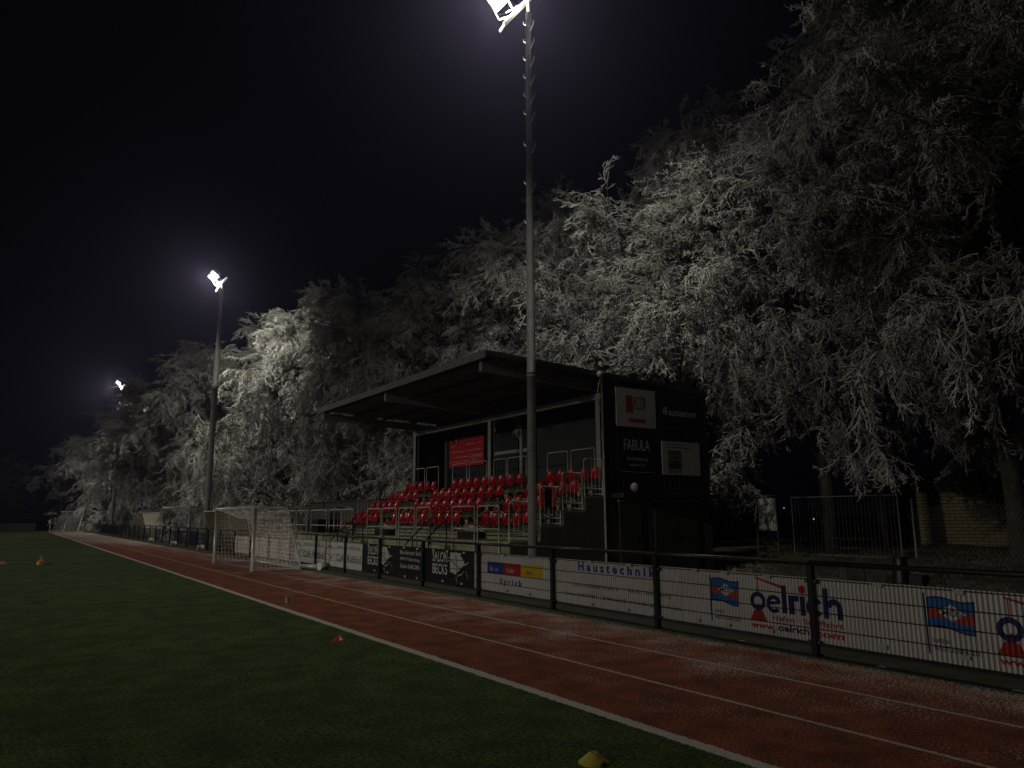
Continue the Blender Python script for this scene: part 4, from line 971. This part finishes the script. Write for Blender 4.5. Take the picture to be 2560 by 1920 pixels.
# two tiny lit street lamps far beyond the site fence
for (x,y,z,p,l) in [(125,86.1,.85,.6,'tiny warm path lamp far away, seen through the site fence panel'),(125,92.4,2.95,.3,'tiny street lamp far away, in the gap beside the white sheet')]:
    t = thing('street_lamp', l, 'street lamp', (x,y,0), group='distant street lamps')
    MB().tube([(x,y,0),(x,y,z)],.08,8).build('pole', m_black, t); MB().sphere((x,y,z+.1),.14*p+.07,8,6).build('lamp', mat('far_lamp',(1,.8,.5),.5,emit=(1,.72,.42,.6)), t)
TREELIST = [
 (25.0, 3.0,1.12,1.02,.3,3,'tall frosted tree at the right edge of the photo, above the brick building'),
 (22.8, 9.5,1.0,1.02,1.9,1,'frosted tree with hanging twigs above the chain-link fence'),
 (23.2,15.4,.92,1.00,4.0,3,'frosted tree whose trunk stands behind the wide site fence panel'),
 (21.3,20.8,.86,1.05,2.6,4,'frosted tree just right of the grandstand end wall'),
 (22.4,26.8,.90,1.00,5.1,4,'frosted tree directly behind the stand roof, right of the near mast'),
 (21.6,33.6,.96,1.02,.9,2,'frosted tree behind the stand, left of the near mast'),
 (19.0,38.5,.92,1.00,3.3,0,'frosted tree behind the far corner of the stand roof'),
 (17.2,45.0,.92,1.00,1.2,2,'frosted tree left of the stand roof, above the shed'),
 (15.2,51.5,.95,1.05,4.4,0,'frosted tree beside the second mast, its outer bough brightly lit'),
 (14.6,58.5,.95,1.02,2.2,2,'frosted tree behind the second mast'),
 (14.2,66.0,.95,1.0,5.6,2,'frosted tree left of the second mast, above the parked goal'),
 (14.0,73.0,.95,1.0,3.7,0,'frosted tree halfway between the two far masts'),
 (10.4,79.0,.80,1.05,.2,3,'frosted tree with a dark bare trunk, reaching over the far track'),
 (16.5,86.0,.98,1.0,2.5,0,'frosted tree just right of the farthest mast'),
 (12.6,97.0,.92,1.0,1.5,2,'frosted tree behind the farthest mast'),
 (11.0,108.,.80,1.05,3.1,0,'frosted tree beyond the farthest mast, leaning over the track end'),
 (8.5,122.,.72,1.0,4.9,3,'frosted tree past the end of the track, leftmost of the row'),
 (30.5, 9.0,1.28,1.15,2.0,1,'dark frosted tree in the second rank, behind the brick building'),
 (29.0,17.0,1.30,1.1,.7,3,'dim frosted tree in the second rank, right of the stand'),
 (27.5,24.5,1.24,1.1,5.5,1,'dim tall frosted tree in the second rank behind the stand'),
 (27.0,33.5,1.18,1.1,1.5,0,'dim frosted tree in the second rank, seen left of the near mast'),
 (24.5,44.0,1.15,1.1,2.9,2,'dim frosted tree in the second rank behind the stand\'s far end'),
 (21.0,57.0,1.12,1.05,4.1,1,'dim frosted tree in the second rank behind the shed'),
 (-3.0,165.,.75,1.3,1.1,1,'faint bare tree at the left edge beyond the far goal line'),
]
# ------------------------------------------------------------ frosted trees
m_frost = mat('rime_on_twigs', (.66,.655,.60), .85, col2=(.22,.215,.185), scale=.7, lo=.40, hi=.62)
m_bark = mat('bark', (.045,.038,.028), .95, col2=(.09,.075,.055), scale=6, bump=.8, bscale=20)
def unit(v): return v/(np.linalg.norm(v, axis=-1, keepdims=True)+1e-9)
def spray(rg, L0, droop, dens=1.0):
    """a frosted branchlet along +x: main axis, side twigs, knobby tips"""
    A = []; B = []; Ra = []; Rb = []
    n = 8; p = np.zeros(3); d = np.array([1.,0,.1]); pts = [p]
    for i in range(n):
        d = unit(d+rg.normal(0,.13,3)+np.array([0,0,-droop*.17])); p = p+d*L0/n; pts.append(p)
        A.append(pts[-2]); B.append(p); Ra.append(.021-.007*i/n); Rb.append(.021-.007*(i+1)/n)
        for s in range(2 if rg.random() < .6*dens else 1):
            t = rg.random(); q = pts[-2]+(p-pts[-2])*t; l = L0*(.42-.27*i/n)*rg.uniform(.5,1.1)
            side = unit(np.cross(d, rg.normal(0,1,3))); side[2] *= .55
            e = unit(d*.75+side*.9+np.array([0,0,-.25*droop])); q0 = q; m = 3
            for j in range(m):
                e = unit(e+rg.normal(0,.22,3)+np.array([0,0,-.12*droop])); q1 = q0+e*l/m
                A.append(q0); B.append(q1); Ra.append(.0165); Rb.append(.0135)
                for _ in range(2 if rg.random() < .5 else 1):
                    w = unit(e+rg.normal(0,.75,3)); q2 = q0+(q1-q0)*rg.random()
                    A.append(q2); B.append(q2+w*rg.uniform(.07,.17)); Ra.append(.0135); Rb.append(.011)
                q0 = q1
    return np.array(A), np.array(B), np.array(Ra), np.array(Rb)
def tree_mesh(seed, H=17, R=5.6, nl=52, droop=1.0, low=.10, thick=1.0, spread=1.0):
    rg = np.random.default_rng(seed)
    sprays = [spray(rg, rg.uniform(1.25,2.1), droop*1.25) for _ in range(10)]
    # trunk
    T = [np.array([0,0,-.3])]; d = np.array([0,0,1.])
    nT = 14
    for i in range(nT): d = unit(d+rg.normal(0,.05,3)*np.array([1,1,.2])+np.array([0,0,.12])); T.append(T[-1]+d*(H*.93)/nT)
    T = np.array(T); tr = np.linspace(.30,.03,nT+1)*thick
    bA, bB, bRa, bRb = [], [], [], []
    for i in range(nT): bA.append(T[i]); bB.append(T[i+1]); bRa.append(tr[i]); bRb.append(tr[i+1])
    att = []   # (point, dir, scale)
    for k in range(nl):
        f = low+(1-low)*(k+rg.random())/nl; h = f*H*.93; i = min(int(h/(H*.93)*nT), nT-1); p = T[i]+(T[i+1]-T[i])*(h/(H*.93)*nT-i)
        az = k*2.399+rg.normal(0,.35)
        prof = (1-((f-.38)/.66)**2 if f > .38 else .72+.28*f/.38)
        Lb = R*max(.18,prof)**.75*rg.choice([.55,.75,.95,1.1,1.25])*rg.uniform(.9,1.1)*spread
        el = math.radians(min(82,rg.uniform(24,54)+f*32)); d = np.array([math.cos(az)*math.cos(el), math.sin(az)*math.cos(el), math.sin(el)])
        n = 9; r0 = .075*(1-f*.6)*thick; q = p
        for j in range(n):
            t = j/n
            d = unit(d+rg.normal(0,.11,3)+np.array([0,0,-(.14+.26*t)*droop*(1.1-f*.6)])); q1 = q+d*Lb/n
            bA.append(q); bB.append(q1); bRa.append(r0*(1-t)+.012); bRb.append(r0*(1-t-1/n)+.012)
            if t > .22:
                ns = (1 if rg.random() < .45 else 2) if t < .7 else 3
                for s in range(ns):
                    side = unit(np.cross(d, np.array([0,0,1.]))*(1 if (s+j) % 2 else -1)*.6+rg.normal(0,.6,3)); l2 = Lb*(.36-.2*t)*rg.uniform(.6,1.2)+.35
                    e = unit(d*.7+side*.8+np.array([0,0,.15-.35*droop*(1-f)])); w = q+(q1-q)*rg.random(); m = 3
                    for u in range(m):
                        e = unit(e+rg.normal(0,.16,3)+np.array([0,0,-.20*droop*(1.05-f*.8)])); w1 = w+e*l2/m
                        bA.append(w); bB.append(w1); bRa.append(.020-.004*u); bRb.append(.018-.004*u)
                        for _ in range(1 if rg.random() < .75 else 2):
                            att.append((w+(w1-w)*rg.random(), unit(e+rg.normal(0,.55,3)+np.array([0,0,-.70*droop*(1-f)])), rg.uniform(.55,1.0)))
                        w = w1
            q = q1
        att.append((q, d, 1.0))
    A, B, Ra, Rb = [], [], [], []
    for (p, d, sc) in att:
        S_ = sprays[rg.integers(len(sprays))]
        up = np.array([0,0,1.])
        if abs(d[2]) > .97: up = np.array([1.,0,0])
        y = unit(np.cross(up, d)); z = np.cross(d, y); a = rg.normal(0,.5); y, z = y*math.cos(a)+z*math.sin(a), z*math.cos(a)-y*math.sin(a)
        M = np.stack([d,y,z],0)*sc
        A.append(S_[0]@M+p); B.append(S_[1]@M+p); Ra.append(S_[2]); Rb.append(S_[3])
    return (np.concatenate(A),np.concatenate(B),np.concatenate(Ra),np.concatenate(Rb)), (np.array(bA),np.array(bB),np.array(bRa),np.array(bRb)), len(att)
VAR = []
for i, kw in enumerate([dict(seed=3,H=17,R=6.2,droop=1.15,nl=50), dict(seed=8,H=17,R=6.4,droop=.85,nl=44,low=.30), dict(seed=21,H=17,R=6.0,droop=1.3,low=.07,nl=50), dict(seed=34,H=17,R=6.4,droop=.9,nl=42,low=.28), dict(seed=55,H=16,R=7.0,droop=.7,nl=38,low=.44)]):
    cr, bk, na = tree_mesh(**kw)
    c = segs_mesh('crown', *cr, m_frost); t = segs_mesh('trunk', *bk, m_bark, None, 6)
    VAR.append((c.data, t.data, len(cr[0]))); bpy.data.objects.remove(c); bpy.data.objects.remove(t)
print('tree variants', [(v[2]) for v in VAR])
LUM = ['nearest','second','third','fourth','fifth','sixth','seventh','eighth','ninth','tenth','eleventh','twelfth','thirteenth','fourteenth','fifteenth','sixteenth','seventeenth','eighteenth','nineteenth','twentieth']
# (x, y, height scale, width scale, rotation, variant, label)
TREES = TREELIST
for (x, y, hs, ws, rz, v, lab) in TREES:
    t = thing('frosted_tree', lab, 'tree', (x,y,.15 if x > 19 and y < 20 else 0), rz, 'frosted trees behind the grandstand and track')
    t.scale = (ws,ws,hs)
    for nm, me in (('crown',VAR[v][0]),('trunk',VAR[v][1])): o = newobj(nm, me, t)
# ------------------------------------------------------------ night mist
hz = MB().box((-90,-30,-2.2), (170,230,27)).build('haze', bpy.data.materials.new('haze'))
tag(hz, kind='stuff'); m = hz.data.materials[0]; m.use_nodes = True; N = m.node_tree.nodes; L = m.node_tree.links
for n in list(N):
    if n.type != 'OUTPUT_MATERIAL': N.remove(n)
v = N.new('ShaderNodeVolumePrincipled'); v.inputs['Density'].default_value = HAZE; v.inputs['Color'].default_value = (.62,.58,.98,1); v.inputs['Anisotropy'].default_value = .80
L.new(v.outputs[0], [n for n in N if n.type == 'OUTPUT_MATERIAL'][0].inputs['Volume'])
